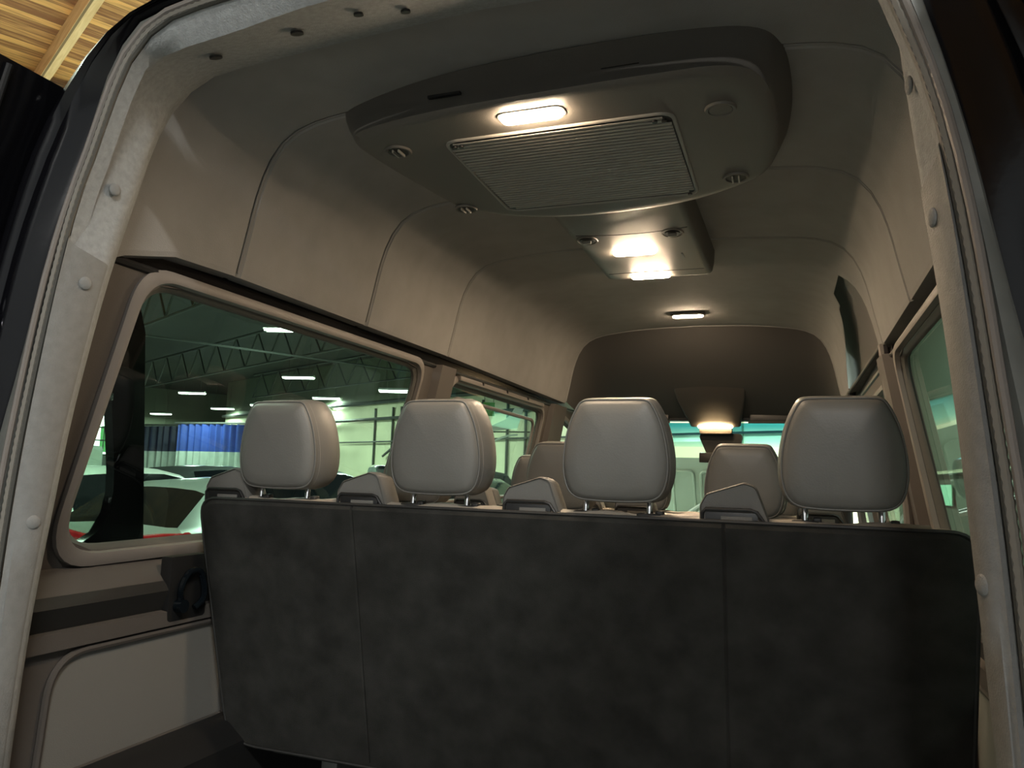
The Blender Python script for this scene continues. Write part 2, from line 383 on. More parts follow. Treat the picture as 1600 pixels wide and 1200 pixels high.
W1 = rpoly([(1.25, 1.485), (2.62, 1.50), (2.755, 2.115), (1.345, 2.115)], [.10, .10, .07, .10], 8)
W2 = rpoly([(3.04, 1.50), (4.28, 1.52), (4.38, 2.085), (3.04, 2.09)], .08, 8)
W2R = rpoly([(3.12, 1.50), (4.30, 1.50), (4.34, 2.05), (3.12, 2.05)], .08, 8)
W3 = rpoly([(4.78, 1.45), (5.75, 1.40), (5.55, 1.95), (4.80, 2.07)], .06, 8)
wn = 0
for sgn, side in ((-1, 'left'), (1, 'right')):
    bm = B()
    zt, zb = 2.135, 1.455
    for (y0, y1, hole) in ((1.06, 2.86, W1), (2.86, 4.62, W2 if sgn < 0 else W2R), (4.62, 5.9, W3)):
        panel_hole(bm, y0, y1, zb if hole is not W3 else 1.30, zt, hole, lx, sgn)
    # lower wall: ledge, slanted belt, trim line, recessed panel
    wallstrip(bm, [(lx(1.455), 1.455), (lx(1.455) - .03, 1.447), (.925, 1.43), (.895, 1.40), (.888, 1.385), (.90, 1.35), (.905, 1.338), (.885, 1.334), (.882, 1.30), (.90, 1.296)], 1.06, 4.62, sgn)
    wallstrip(bm, [(.90, 1.045), (.885, 1.04), (.885, .95), (.89, ZF)], 1.06, 5.9, sgn)
    wallstrip(bm, [(.90, 1.30), (.90, 1.045)], 4.62, 5.9, sgn)
    wl = new('wall_' + side, bm, BROWN, kind='structure', label='brown plastic %s side wall lining of the van' % side)
    # recess above the windows, black to paint in the shade under the rail
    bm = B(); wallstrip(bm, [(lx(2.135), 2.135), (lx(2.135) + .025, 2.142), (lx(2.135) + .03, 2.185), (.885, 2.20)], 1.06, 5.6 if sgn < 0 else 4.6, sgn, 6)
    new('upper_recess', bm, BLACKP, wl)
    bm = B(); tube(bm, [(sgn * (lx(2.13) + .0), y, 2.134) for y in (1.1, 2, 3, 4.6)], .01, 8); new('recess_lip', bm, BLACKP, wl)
    # dark belt below the tan ledge
    bm = B(); wallstrip(bm, [(.902, 1.407), (.892, 1.398), (.885, 1.385), (.897, 1.35), (.902, 1.338)], 1.10, 4.6, sgn); new('belt_band', bm, DARKP, wl)
    # light lower inset panel with rounded rear corner, raised rim round it
    pts = rpoly([(1.195, .98), (1.75 if sgn < 0 else 1.95, .98), (1.75 if sgn < 0 else 1.95, 1.288), (1.215, 1.288)], [.03, .01, .01, .09], 8)
    bm = B(); pv = [bm.verts.new((sgn * .8985, y, z)) for y, z in pts]; bm.faces.new(pv)
    new('light_inset_panel', bm, LOWP, wl, smooth=False)
    bm = B(); tube(bm, [(sgn * .893, y, z) for y, z in pts], .008, 8, closed=True); new('panel_rim', bm, BROWN, wl)
    # lower wall plain backing
    bm = B(); wallstrip(bm, [(.90, 1.30), (.90, 1.04)], 1.06, 4.62, sgn); new('lower_backing', bm, BROWN, wl)
    bm = B(); wallstrip(bm, [(.884, 1.045), (.84, 1.03), (.80, .99), (.79, .80), (.79, ZF)], 1.25, 2.2, sgn, 4); new('wheel_arch_cover', bm, BLACKP, wl)
    # windows
    for hole, nm in ((W1, 1), (W2 if sgn < 0 else W2R, 2), (W3, 3)):
        wn += 1
        cy = sum(p[0] for p in hole) / len(hole); cz = sum(p[1] for p in hole) / len(hole)
        def off(d, dx): return [Vector((sgn * (gx(z) + dx), cy + (y - cy) * (1 + d / abs(.7)), cz + (z - cz) * (1 + d / .3))) for y, z in hole]
        bm = B(); vs = [bm.verts.new((sgn * gx(z), y, z)) for y, z in hole]; bm.faces.new(vs)
        g = new('window_%d' % wn, bm, TINT if nm < 3 else CLEAR, kind='structure', smooth=False, label='tinted %s side window of the van, number %d from the back' % (side, nm))
        bm = B(); loft(bm, [off(.03, -.022), off(.03, -.034), off(.016, -.040), off(.004, -.036), off(.0, -.020)], closed=True)
        new('window_frame', bm, FRAMEP, g)
        bm = B(); loft(bm, [off(.0, -.020), off(-.012, -.010), off(-.014, -.001), off(-.004, .004)], closed=True)
        new('rubber_gasket', bm, SEAL, g)
        if nm == 2 and sgn < 0:   # sliding window: second inner rail
            hh = rpoly([(3.10, 1.56), (4.22, 1.58), (4.30, 2.02), (3.12, 2.03)], .07, 8)
            bm = B(); tube(bm, [(-(gx(z) - .008), y, z) for y, z in hh], .010, 8, closed=True); new('sliding_sash', bm, FRAMEP, g)
            bm = B(); box(bm, (-(gx(2.11) - .035), 3.7, 2.112), (.03, 1.22, .022), .006); new('sash_rail', bm, FRAMEP, g)
            for k in range(3):
                bm = B(); cyl(bm, (-(gx(2.11) - .05), 3.35 + .33 * k, 2.118), .008, .01, 'X', 12); new('rail_screw', bm, BLACKP, g)
    # pillar covers between the windows
    for y0, y1 in ((2.80, 2.98), (4.42, 4.72)):
        bm = B(); pr = [(y0, .0), (y0 + .02, -.03), (y1 - .03, -.035), (y1, 0)]
        loft(bm, [[(sgn * (lx(z) + o), y + (z - 1.5) * .10, z) for y, o in pr] for z in (1.44, 1.7, 1.95, 2.14)])
        new('pillar_cover', bm, BROWN, wl)
    # outer body skin
    bm = B()
    for (y0, y1, hole) in ((1.02, 2.86, W1), (2.86, 4.62, W2 if sgn < 0 else W2R), (4.62, 5.9, W3)):
        panel_hole(bm, y0, y1, 1.30, 2.18, hole, lambda z: gx(z) + .006, sgn, reveal=-.01)
    wallstrip(bm, [(.995, .35), (1.01, .8), (1.00, 1.30)], 1.02, 6.8, sgn)
    wallstrip(bm, [(gx(2.18) + .006, 2.18), (.887, 2.33), (.857, 2.45), (.79, 2.553), (.68, 2.625), (.5, 2.655), (0, 2.675)], 1.14, 5.2, sgn, 8)
    new('wall_exterior_' + side, bm, PAINT, kind='structure', label='black painted outer %s side and roof of the van' % side)

# floor
bm = B(); box(bm, (0, 3.45, ZF - .02), (1.82, 4.9, .04)); new('floor', bm, DARKP, kind='structure', label='dark van floor')

# ------------------------------------------------------------------ rear door frame
def mir(h): # half path from bottom (right side) to the top centre -> full ring
    h = smoothpath(h, 40); return [Vector((-p.x, p.y, p.z)) for p in h][:-1] + h[::-1]
rA = [(.775, 1.03, .6), (.77, 1.03, 1.0), (.752, 1.03, 1.35), (.737, 1.045, 1.62), (.73, 1.055, 1.75), (.72, 1.072, 1.9), (.706, 1.09, 2.05), (.695, 1.12, 2.2), (.686, 1.15, 2.34), (.675, 1.18, 2.43), (.64, 1.20, 2.49), (.58, 1.20, 2.512), (.45, 1.20, 2.522), (.3, 1.20, 2.532), (0, 1.20, 2.545)]
rB = [(.775, 1.0, .6), (.77, 1.0, 1.0), (.765, 1.0, 1.3), (.752, 1.0, 1.6), (.738, 1.005, 1.8), (.724, 1.015, 2.0), (.71, 1.03, 2.15), (.69, 1.045, 2.28), (.665, 1.05, 2.364), (.639, 1.05, 2.412), (.60, 1.05, 2.441), (.526, 1.05, 2.458), (.403, 1.05, 2.470), (.246, 1.05, 2.490), (0, 1.05, 2.50)]
rC = [(.78, .985, .6), (.775, .985, 1.0), (.772, .99, 1.3), (.76, .995, 1.6), (.745, 1.0, 1.8), (.727, 1.01, 2.0), (.705, 1.015, 2.15), (.674, 1.02, 2.26), (.646, 1.02, 2.345), (.624, 1.02, 2.40), (.596, 1.02, 2.447), (.55, 1.02, 2.483), (.478, 1.02, 2.503), (.25, 1.02, 2.52), (0, 1.02, 2.53)]
rD = [(.795, .98, .6), (.79, .98, 1.0), (.785, .98, 1.3), (.774, .985, 1.6), (.757, .99, 1.8), (.738, 1.0, 2.0), (.715, 1.01, 2.15), (.684, 1.018, 2.27), (.656, 1.018, 2.355), (.634, 1.018, 2.41), (.604, 1.018, 2.457), (.558, 1.018, 2.493), (.48, 1.018, 2.514), (.25, 1.018, 2.531), (0, 1.018, 2.541)]
rE = [(.90, .985, .6), (.89, .985, 1.0), (.87, .985, 1.3), (.84, .985, 1.55), (.805, .99, 1.75), (.78, .995, 1.88), (.75, 1.0, 2.06), (.73, 1.01, 2.17), (.70, 1.02, 2.30), (.676, 1.02, 2.385), (.65, 1.02, 2.45), (.61, 1.02, 2.495), (.56, 1.02, 2.518), (.3, 1.02, 2.54), (0, 1.02, 2.553)]
rF = [(.97, .98, .6), (.965, .98, 1.0), (.955, .98, 1.3), (.93, .98, 1.6), (.90, .98, 1.8), (.87, .98, 2.0), (.84, .985, 2.15), (.80, .99, 2.28), (.758, 1.0, 2.384), (.687, 1.0, 2.466), (.628, 1.0, 2.503), (.569, 1.0, 2.526), (.45, 1.0, 2.55), (.25, 1.0, 2.575), (0, 1.0, 2.59)]
def fr(h, d=0, dx=0):
    return [p + Vector((dx * (1 if p.x > 0 else -1), d, 0)) for p in mir(h)]
def mix(a, b, t, bulge=0): return [p.lerp(q, t) + Vector((0, -bulge, 0)) for p, q in zip(a, b)]
a_, b_, c_, d_, e_, f_ = map(mir, (rA, rB, rC, rD, rE, rF))
bm = B(); deep = [Vector((p.x * 1.06, p.y + .05, p.z * 1.0 + .015)) for p in a_]
loft(bm, [deep, a_, mix(a_, b_, .15, .004), mix(a_, b_, .85, .006), b_, mix(b_, c_, .6, .004), c_, [p + Vector((0, .03, 0)) for p in c_]])
fr_o = new('trim_1', bm, TRIM, kind='structure', label='grey felt trim around the rear door opening', ang=60)
# separate lower plastic covers starting part way up each pillar
def at_z(ring, z, sgn):
    P = sorted([p for p in ring if p.x * sgn > .5], key=lambda p: p.z)
    for a, b in zip(P, P[1:]):
        if a.z <= z <= b.z: return a.lerp(b, (z - a.z) / max(1e-6, b.z - a.z))
    return P[0]
for sgn in (-1, 1):
    O = Vector((-sgn * .005, -.007, 0)); rs = []
    for r, k, zc in ((a_, 0, 2.065), (mix(a_, b_, .05), 1, 2.067), (mix(a_, b_, .85, .006), 1, 2.085), (b_, 1, 2.09), (mix(b_, c_, .6, .004), 1, 2.095), (c_, .4, 2.10)):
        rs.append([at_z(r, .62 + (zc - .62) * q / 30, sgn) + O * k for q in range(31)])
    bm = B(); R_ = loft(bm, rs)
    capb = [v.co.copy() for v in (r[-1] for r in R_)]
    loft(bm, [capb, [p - O * 1.1 for p in capb]])
    new('lower_pillar_cover', bm, TRIM2, fr_o, ang=60)
# push pins
for x, z, t in ((-1, 2.226, .5), (-1, 2.012, .5), (-1, 1.625, .5), (1, 2.245, .5), (1, 2.02, .5), (1, 1.615, .5)):
    i = min((i for i, p in enumerate(a_) if p.x * x > 0), key=lambda i: abs(a_[i].z - z))
    p = a_[i].lerp(b_[i], t); nrm = (b_[i] - a_[i]).cross(a_[i + 1] - a_[i]).normalized()
    if nrm.y > 0: nrm = -nrm
    if nrm.x * x > 0: nrm = Vector((-nrm.x, nrm.y, nrm.z))
    bm = B(); g = bmesh.ops.create_uvsphere(bm, u_segments=20, v_segments=10, radius=.0125)
    bmesh.ops.scale(bm, vec=(1, 1, .35), verts=g['verts'])
    bmesh.ops.transform(bm, matrix=Vector((0, 0, 1)).rotation_difference(nrm).to_matrix().to_4x4(), verts=bm.verts)
    bmesh.ops.translate(bm, vec=p + nrm * .008, verts=bm.verts); new('push_pin', bm, TRIM2, fr_o)
for x in (-.548, -.322, -.205, -.150):   # round plug holes in the header
    i = min(range(len(a_)), key=lambda i: abs(a_[i].x - x) + (9 if a_[i].z < 2.3 else 0))
    k = .45 if x < -.3 else (.5 if x < -.18 else .25)
    p = a_[i].lerp(b_[i], k); nrm = (b_[i] - a_[i]).cross(a_[i + 1] - a_[i]).normalized()
    if nrm.z > 0: nrm = -nrm
    bm = B(); cyl(bm, (0, 0, 0), .0125 if x < -.3 else .009, .004, 'Z', 20)
    bmesh.ops.transform(bm, matrix=Vector((0, 0, 1)).rotation_difference(nrm).to_matrix().to_4x4(), verts=bm.verts)
    bmesh.ops.translate(bm, vec=p + nrm * .0045, verts=bm.verts); new('plug_hole', bm, BLACKP, fr_o)
# seal: ribbed inner bead and smooth outer lip
bm = B(); tube(bm, [p + Vector((0, -.004, 0)) for p in mix(c_, d_, .4)], .0065, 8)
seal = new('trim_2', bm, SEAL, kind='structure', label='rubber weather seal around the rear door opening')
bm = B()
ribs = mix(c_, d_, .45); dense = []
L_ = smoothpath(ribs, 700)
tube(bm, [p + Vector((0, -.007, 0)) for p in L_], [.0065 if i % 2 else .0048 for i in range(len(L_))], 6); new('ribbed_bead', bm, RIB, seal)
bm = B(); tube(bm, [p + Vector((0, -.010, 0)) for p in mix(c_, d_, 1.15)], .0055, 8); new('outer_lip', bm, FRAMEP, seal)
bm = B(); loft(bm, [mix(d_, e_, .0), mix(d_, e_, .25, -.004), mix(d_, e_, .4, .006), mix(d_, e_, .85, .004), e_, [p + Vector((0, .02, 0)) for p in e_]])
new('trim_3', bm, CHAN, kind='structure', label='grey painted channel outside the door seal')
bm = B(); loft(bm, [[p + Vector((0, .018, 0)) for p in e_], mix(e_, f_, .3, -.016), mix(e_, f_, .45, 0), mix(e_, f_, .62, .004), mix(e_, f_, .72, -.004), mix(e_, f_, .85, .006), f_, [p * 1.0 + Vector((.010 * (1 if p.x > 0 else -1), .05, .008)) for p in f_], [Vector((p.x * 1.04, p.y + .15, p.z + .03)) for p in f_]])
new('trim_4', bm, PAINT, kind='structure', label='glossy black body edge round the rear opening', ang=60)

# rear doors, swung open to right angles ----------------------------
FX = [(.5, .985), (1.0, .98), (1.3, .967), (1.6, .942), (1.8, .912), (2.0, .882), (2.15, .850), (2.28, .808), (2.40, .772)]
def door_x(z):
    for (z0, x0_), (z1, x1_) in zip(FX, FX[1:]):
        if z <= z1: return x0_ + (x1_ - x0_) * (z - z0) / (z1 - z0)
    return FX[-1][1]
for sgn, k in ((-1, 1), (1, 2)):
    bm = B(); prs = []
    zs = [.5, 1.0, 1.45, 1.6, 1.8, 2.0, 2.2, 2.34, 2.39, 2.40]
    def ye(z): return 1.03
    inner = []; 
    for z in zs:
        yn = .10 + (max(0, z - 2.2) * .25)
        inner.append([Vector((sgn * door_x(z), ye(z), z)), Vector((sgn * door_x(z), ye(z) - .03, z)), Vector((sgn * (door_x(z) + .004), yn + .03, z)), Vector((sgn * (door_x(z) + .02), yn, z)), Vector((sgn * (door_x(z) + .06), yn, z)), Vector((sgn * (door_x(z) + .07), ye(z), z))])
    loft(bm, inner, closed=True, caps=True)
    d = new('door_%d' % k, bm, PAINT, kind='structure', label='glossy black rear door standing open on the %s' % ('left' if sgn < 0 else 'right'), ang=25)
    for (z, y0, y1, r) in ((2.30, .25, .88, .006), (2.285, .25, .88, .004), (2.05, .2, .9, .006), (1.95, .2, .9, .005), (1.5, .2, .9, .006)):
        bm = B(); tube(bm, [(sgn * (door_x(z) - .001), y, z) for y in (y0, y1)], r, 8); new('pressed_rib', bm, RIBP, d)
    bm = B(); tube(bm, [(sgn * (door_x(z) - .004), .905, z) for z in zs[:-1]], .006, 8); new('door_seal', bm, BLACKP, d)
    bm = B(); cyl(bm, (sgn * (door_x(2.0) - .004), .93, 1.98), .012, .015, 'X', 16); new('hinge_bolt', bm, CHROME, d)

# ------------------------------------------------------------------ headrest, guide, bench
HB_old = rpoly([(-.082, .0), (.082, .0), (.106, .03), (.108, .10), (.094, .165), (.070, .208), (-.070, .208), (-.094, .165), (-.108, .10), (-.106, .03)], [.03, .03, .02, .05, .05, .022, .022, .05, .05, .02], 4)
def _hb():
    P = [(0, .2085), (.045, .2085), (.068, .206), (.080, .193), (.095, .16), (.105, .12), (.1095, .08), (.107, .045), (.097, .018), (.078, .004), (.045, .0), (0, -.001)]
    P = [Vector((x, 0, z)) for x, z in P]; P = P + [Vector((-p.x, 0, p.z)) for p in P[-2:0:-1]]
    n = len(P); out = []
    for k in range(n):
        p0, p1, p2, p3 = P[k - 1], P[k], P[(k + 1) % n], P[(k + 2) % n]
        for t in (0, .34, .67):
            q = .5 * ((2 * p1) + (p2 - p0) * t + (2 * p0 - 5 * p1 + 4 * p2 - p3) * t * t + (3 * p1 - p0 - 3 * p2 + p3) * t ** 3); out.append((q.x, q.z))
    return out
HB = _hb()
def headrest_meshes():
    cz = .105
    def ring(y, s, ds=0): return [Vector((x * s, y + ds * ((z - cz) / .1), cz + (z - cz) * s)) for x, z in HB]
    bm = B(); loft(bm, [ring(.135, .70), ring(.13, .85), ring(.11, .98), ring(.085, 1.05), ring(.055, 1.075), ring(.025, 1.055), ring(.003, 1.0)], closed=True)
    bm.faces.new([v for v in bm.verts][:len(HB)])
    shell = bm
    bm = B(); rings = [ring(.003, 1.0), ring(-.004, .975), ring(-.010, .90), ring(-.0145, .7), ring(-.017, .4), ring(-.018, .1)]
    R_ = loft(bm, rings, closed=True); bm.faces.new(R_[-1])
    return shell, bm
_hs, _hb = headrest_meshes()
_m1 = bpy.data.meshes.new('headrest'); bmesh.ops.recalc_face_normals(_hs, faces=_hs.faces); _hs.to_mesh(_m1); _m1.materials.append(LEATH)
_m2 = bpy.data.meshes.new('headrest_back'); bmesh.ops.recalc_face_normals(_hb, faces=_hb.faces); _hb.to_mesh(_m2); _m2.materials.append(LEATH)
for m_ in (_m1, _m2):
    for p in m_.polygons: p.use_smooth = True
_bp = B(); tube(_bp, [(x * 1.005, .0, .105 + (z - .105) * 1.005) for x, z in HB], .0022, 6, closed=True)
_m3 = bpy.data.meshes.new('piping'); _bp.to_mesh(_m3); _m3.materials.append(LEATH)
_bs = B(); tube(_bs, [(x * 1.025, .016, .105 + (z - .105) * 1.025) for x, z in HB], .0012, 5, closed=True)
_m4 = bpy.data.meshes.new('stitching'); _bs.to_mesh(_m4); _m4.materials.append(STITCH)
_p = B(); tube(_p, [(0, .045, .02), (0, .035, 0), (0, .03, -.03), (0, .03, -.05)], .0065, 10)
_m5 = bpy.data.meshes.new('headrest_post'); _p.to_mesh(_m5); _m5.materials.append(CHROME)
_p = B(); box(_p, (0, .03, -.032), (.05, .034, .012), .005); box(_p, (.022, .03, -.026), (.016, .02, .012), .004)
_m6 = bpy.data.meshes.new('post_sleeve'); _p.to_mesh(_m6); _m6.materials.append(DARKP)
for m_ in (_m3, _m4, _m5, _m6):
    for p in m_.polygons: p.use_smooth = True
def part(name, me, parent, loc=(0, 0, 0)):
    o = bpy.data.objects.new(name, me); col.objects.link(o); o.parent = parent; o.location = loc; return o
def headrest(parent, x, y, z, rz=0, raise_=0):
    h = part('headrest', _m1, parent, (x, y, z + raise_)); h.rotation_euler = (.06, 0, rz)
    part('headrest_back', _m2, h); part('piping', _m3, h); part('stitching', _m4, h)
    for s in (-1, 1):
        part('headrest_post', _m5, h, (s * .068, 0, 0))
        part('post_sleeve', _m6, h, (s * .068, 0, -raise_ * .3))
    return h
# belt guide: wedge-topped housing with a mouth towards the back
def guide_meshes():
    bm = B()
    sec = rpoly([(-.068, -.008), (.070, -.008), (.040, .074), (.018, .080), (-.056, .056), (-.068, .034)], [.004, .004, .018, .014, .016, .014], 4)
    def r(y, k, dz=0): return [Vector((.0 + x * k, y, max(-.008, z * k - dz))) for x, z in sec]
    R_ = loft(bm, [r(-.040, .95), r(-.045, .965), r(-.042, .99), r(-.03, 1.0), r(.0, .99), r(.03, .93), r(.045, .82), r(.05, .7)], closed=True)
    bm.faces.new(R_[0]); bm.faces.new(R_[-1][::-1])
    return bm
_g = guide_meshes(); bmesh.ops.recalc_face_normals(_g, faces=_g.faces)
_g1 = bpy.data.meshes.new('belt_guide'); _g.to_mesh(_g1); _g1.materials.append(GUIDE)
_b = B(); tube(_b, [(-.062, -.047, -.004), (-.062, -.048, .018), (-.055, -.048, .026), (.03, -.048, .026), (.042, -.048, .022), (.062, -.048, -.006)], .0035, 8)
_g2 = bpy.data.meshes.new('mouth_rim'); _b.to_mesh(_g2); _g2.materials.append(BLACKP)
_b = B(); box(_b, (-.006, -.0455, .006), (.100, .004, .028), .001); _g3 = bpy.data.meshes.new('mouth'); _b.to_mesh(_g3); _g3.materials.append(BLACKP)
_b = B(); box(_b, (.004, -.048, .004), (.060, .004, .018), .0015); _g4 = bpy.data.meshes.new('belt_roller'); _b.to_mesh(_g4); _g4.materials.append(GUIDE)
for m_ in (_g1, _g2, _g3, _g4):
    for p in m_.polygons: p.use_smooth = True
    try: m_.set_sharp_from_angle(angle=.6)
    except Exception: pass

def bench(label, y, x0, x1, top, hrs, gds, back, hz, hr_raise=0, seams_=(), group=None):
    t = thing('bench_seat', label, 'seat', (0, y, ZF), 0, group)
    Z = lambda z: z - ZF
    bot = .98
    lean = .14 / .6
    # cushion body of the backrest
    out = rpoly([(x0 + .02, bot), (x1 - .01, bot), (x1, top - .10), (x1, top), (x0, top), (x0, top - .10)], [.09, .09, .1, .06, .05, .1], 6)
    def ring(dy, s):
        cx, cz = (x0 + x1) / 2, (bot + top) / 2
        return [Vector((cx + (x - cx) * (1 - s / .85), dy + (top - z) * lean, Z(cz + (z - cz) * (1 - s / .3)))) for x, z in out]
    bm = B(); R_ = loft(bm, [ring(.012, .0), ring(.03, -.006), ring(.08, -.006), ring(.11, .01), ring(.12, .03)], closed=True); bm.faces.new(R_[-1])
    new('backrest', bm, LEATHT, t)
    # back cover sheet with sewn seams
    bm = B(); nx, nz = 120, 16; rnd = random.Random(3)
    R_ = loft(bm, [ring(.012, -.003), ring(.003, .0), ring(0, .008)], closed=True); f = bm.faces.new(R_[-1])
    cut = []
    for sx_ in seams_:
        for d in (-.004, 0, .004):
            g = bmesh.ops.bisect_plane(bm, geom=bm.verts[:] + bm.edges[:] + bm.faces[:], plane_co=(sx_ + d, 0, 0), plane_no=(1, 0, 0))
    for v in bm.verts:
        for sx_ in seams_:
            if abs(v.co.x - sx_) < .0005 and abs(v.co.z - Z(bot)) > .01: v.co.y += .006
    new('back_cover', bm, back, t, ang=30)
    bm = B(); tube(bm, [p + Vector((0, 0, 0)) for p in ring(.006, -.004)], .004, 6, closed=True); new('cover_piping', bm, DARKP, t)
    # pillowed leather crown between the headrests
    xs = sorted([x0 + .04] + [h for h in hrs] + [x1 - .05])
    bm = B(); P = []
    for i in range(61):
        x = x0 + .07 + (x1 - x0 - .14) * i / 60
        P.append((x, .045, Z(top + .002 + .0045 * math.sin(i * .9) * math.sin(i * .37))))
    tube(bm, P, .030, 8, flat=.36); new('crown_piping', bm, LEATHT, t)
    # seat cushion and steel frame
    bm = B(); box(bm, ((x0 + x1) / 2, .48, Z(1.03)), (x1 - x0 - .04, .46, .14), .04, seg=3); new('seat_cushion', bm, LEATH, t)
    bm = B(); tube(bm, [(x0 + .1, .25, Z(.95)), (x1 - .1, .25, Z(.95))], .02, 8); tube(bm, [(x0 + .1, .65, Z(.94)), (x1 - .1, .65, Z(.94))], .02, 8)
    new('frame_rail', bm, STEEL, t)
    for lxx in (x0 + .25, x1 - .25):
        bm = B(); box(bm, (lxx, .46, Z((.93 + ZF) / 2)), (.05, .38, .93 - ZF), .01); new('leg', bm, STEEL, t)
    for x in hrs: headrest(t, x, .012, Z(hz), 0, hr_raise)
    for x in gds:
        g = part('belt_guide', _g1, t, (x, .06, Z(top + .002)))
        part('mouth_rim', _g2, g); part('mouth', _g3, g); part('belt_roller', _g4, g)
    return t
rear = bench('charcoal carpet-backed rear bench seat with four grey leather headrests, nearest the doors', 1.575, -.87, .845, 1.603,
      [-.650, -.223, .190, .628], [-.80, -.412, .008, .430], CARPET, 1.640, .0, (-.43, .41))
bench('second bench seat of grey leather, directly in front of the carpet-backed rear bench', 2.38, -.87, .62, 1.575, [-.69, -.17, .40], [-.47, -.22 + .30, .215 + .40], LEATH, 1.585, .0)
bench('third bench seat, its headrest showing beside the left sliding window', 3.15, -.87, .62, 1.555, [-.50, -.05, .40], [-.74, -.27], LEATH, 1.565)
for sx_, s_ in ((-.45, 'left driver side'), (.45, 'right passenger side')):
    t = thing('front_seat', 'grey leather front seat on the %s of the cab' % s_, 'seat', (sx_, 4.62, ZF))
    bm = B(); box(bm, (0, .06, .52), (.50, .12, .62), .05, seg=3); new('backrest', bm, LEATH, t)
    bm = B(); box(bm, (0, .34, .26), (.50, .52, .16), .05, seg=3); new('seat_cushion', bm, LEATH, t)
    bm = B(); box(bm, (0, .32, .09), (.44, .42, .18), .02); new('seat_base', bm, DARKP, t)
    headrest(t, 0, .03, .88)

# ------------------------------------------------------------------ ceiling air unit
t = thing('air_conditioner', 'large grey roof air conditioning unit with slatted grille and a lit lamp', 'air conditioner', (.03, 1.45, 2.47))
O = Vector((.03, 1.45, 2.47))
bot = [(-.40, 1.49), (-.20, 1.452), (.03, 1.44), (.27, 1.435), (.43, 1.445), (.495, 1.52), (.515, 1.70), (.51, 1.87), (.48, 2.00), (.40, 2.08), (.27, 2.15), (.10, 2.185), (-.10, 2.185), (-.27, 2.13), (-.385, 2.02), (-.425, 1.85), (-.455, 1.65), (-.455, 1.55)]
top = [(-.50, 1.60), (-.22, 1.535), (.03, 1.515), (.30, 1.515), (.47, 1.535), (.53, 1.61), (.55, 1.75), (.55, 1.92), (.53, 2.06), (.46, 2.14), (.31, 2.20), (.12, 2.235), (-.12, 2.235), (-.31, 2.19), (-.43, 2.09), (-.48, 1.92), (-.545, 1.74), (-.555, 1.66)]
def spl_closed(P, n):
    Q = [Vector((*p, 0)) for p in P]; out = []; m_ = len(Q)
    for i in range(n):
        u = i / n * m_; k = int(u); t_ = u - k; p0, p1, p2, p3 = Q[(k - 1) % m_], Q[k % m_], Q[(k + 1) % m_], Q[(k + 2) % m_]
        out.append(.5 * ((2 * p1) + (p2 - p0) * t_ + (2 * p0 - 5 * p1 + 4 * p2 - p3) * t_ * t_ + (3 * p1 - p0 - 3 * p2 + p3) * t_ ** 3))
    return out
bt = spl_closed(bot, 108); tp = spl_closed(top, 108)
def zr(x, y, base): return base
def acring(t_, z, s=1.0):
    c = Vector((.03, 1.80, 0)); return [Vector((*(c + (a.lerp(b, t_) - c) * s).xy, z)) - O for a, b in zip(bt, tp)]
bm = B(); R_ = loft(bm, [acring(1, 2.615), acring(.85, 2.58), acring(.5, 2.535), acring(.15, 2.495), acring(.0, 2.482), acring(0, 2.476, .975), acring(0, 2.474, .93), acring(0, 2.473, .88)], closed=True); bm.faces.new(R_[-1])
body = new('housing', bm, ACP, t, ang=50)
zb = 2.473
# lamp
def pill(bm, c, sx_, sy_, sz_, seg=8):
    pts = rpoly([(-sx_ / 2, -sy_ / 2), (sx_ / 2, -sy_ / 2), (sx_ / 2, sy_ / 2), (-sx_ / 2, sy_ / 2)], sy_ * .48, seg)
    c = Vector(c); R2 = loft(bm, [[c + Vector((x * k, y * k2, z)) for x, y in pts] for k, k2, z in ((1, 1, 0), (1, 1, -sz_ * .5), (.96, .85, -sz_ * .85), (.85, .5, -sz_))], closed=True)
    bm.faces.new(R2[-1]); bm.faces.new(R2[0])
bm = B(); pill(bm, Vector((.01, 1.512, zb)) - O, .155, .050, .004); new('lamp_bezel', bm, ACD, t)
bm = B(); pill(bm, Vector((.01, 1.512, zb - .003)) - O, .140, .040, .008); new('lamp_lens', bm, LENS, t, label='glowing white lens')
# grille: frame and slats
gr = rpoly([(-.235, 1.585), (.305, 1.585), (.305, 2.075), (-.245, 2.075)], .035, 6)
bm = B(); tube(bm, [Vector((x, y, zb)) - O for x, y in gr], .005, 8, closed=True); gf = new('grille_frame', bm, ACD, t)
bm = B(); bm.faces.new([bm.verts.new(Vector((x, y, zb - .001)) - O) for x, y in gr]); new('grille_bed', bm, BLACKP, gf, smooth=False)
bm = B(); y = 1.60
while y < 2.062:
    inset = .0
    if y < 1.62 or y > 2.04: inset = .015
    vs = box(bm, Vector((.033, y, zb - .004)) - O, (.53 - 2 * inset, .0085, .0035), .001, Matrix.Rotation(.0, 3, 'X'))
    y += .0160
new('slats', bm, ACD, t, smooth=False)
for x, y in ((-.215, 1.605), (-.198, 1.605), (.285, 1.605), (.265, 1.605), (.285, 2.058)):
    bm = B(); cyl(bm, Vector((x, y, zb - .009)) - O, .006, .004, 'Z', 12); new('grille_clip', bm, BLACKP, t)
# rear slots
for (x0_, x1_) in ((-.225, -.145), (.175, .255)):
    bm = B(); ky = 1.474; box(bm, Vector(((x0_ + x1_) / 2, 1.4745, 2.528)) - O, (x1_ - x0_, .010, .006), .001, None); new('air_slot', bm, BLACKP, t)
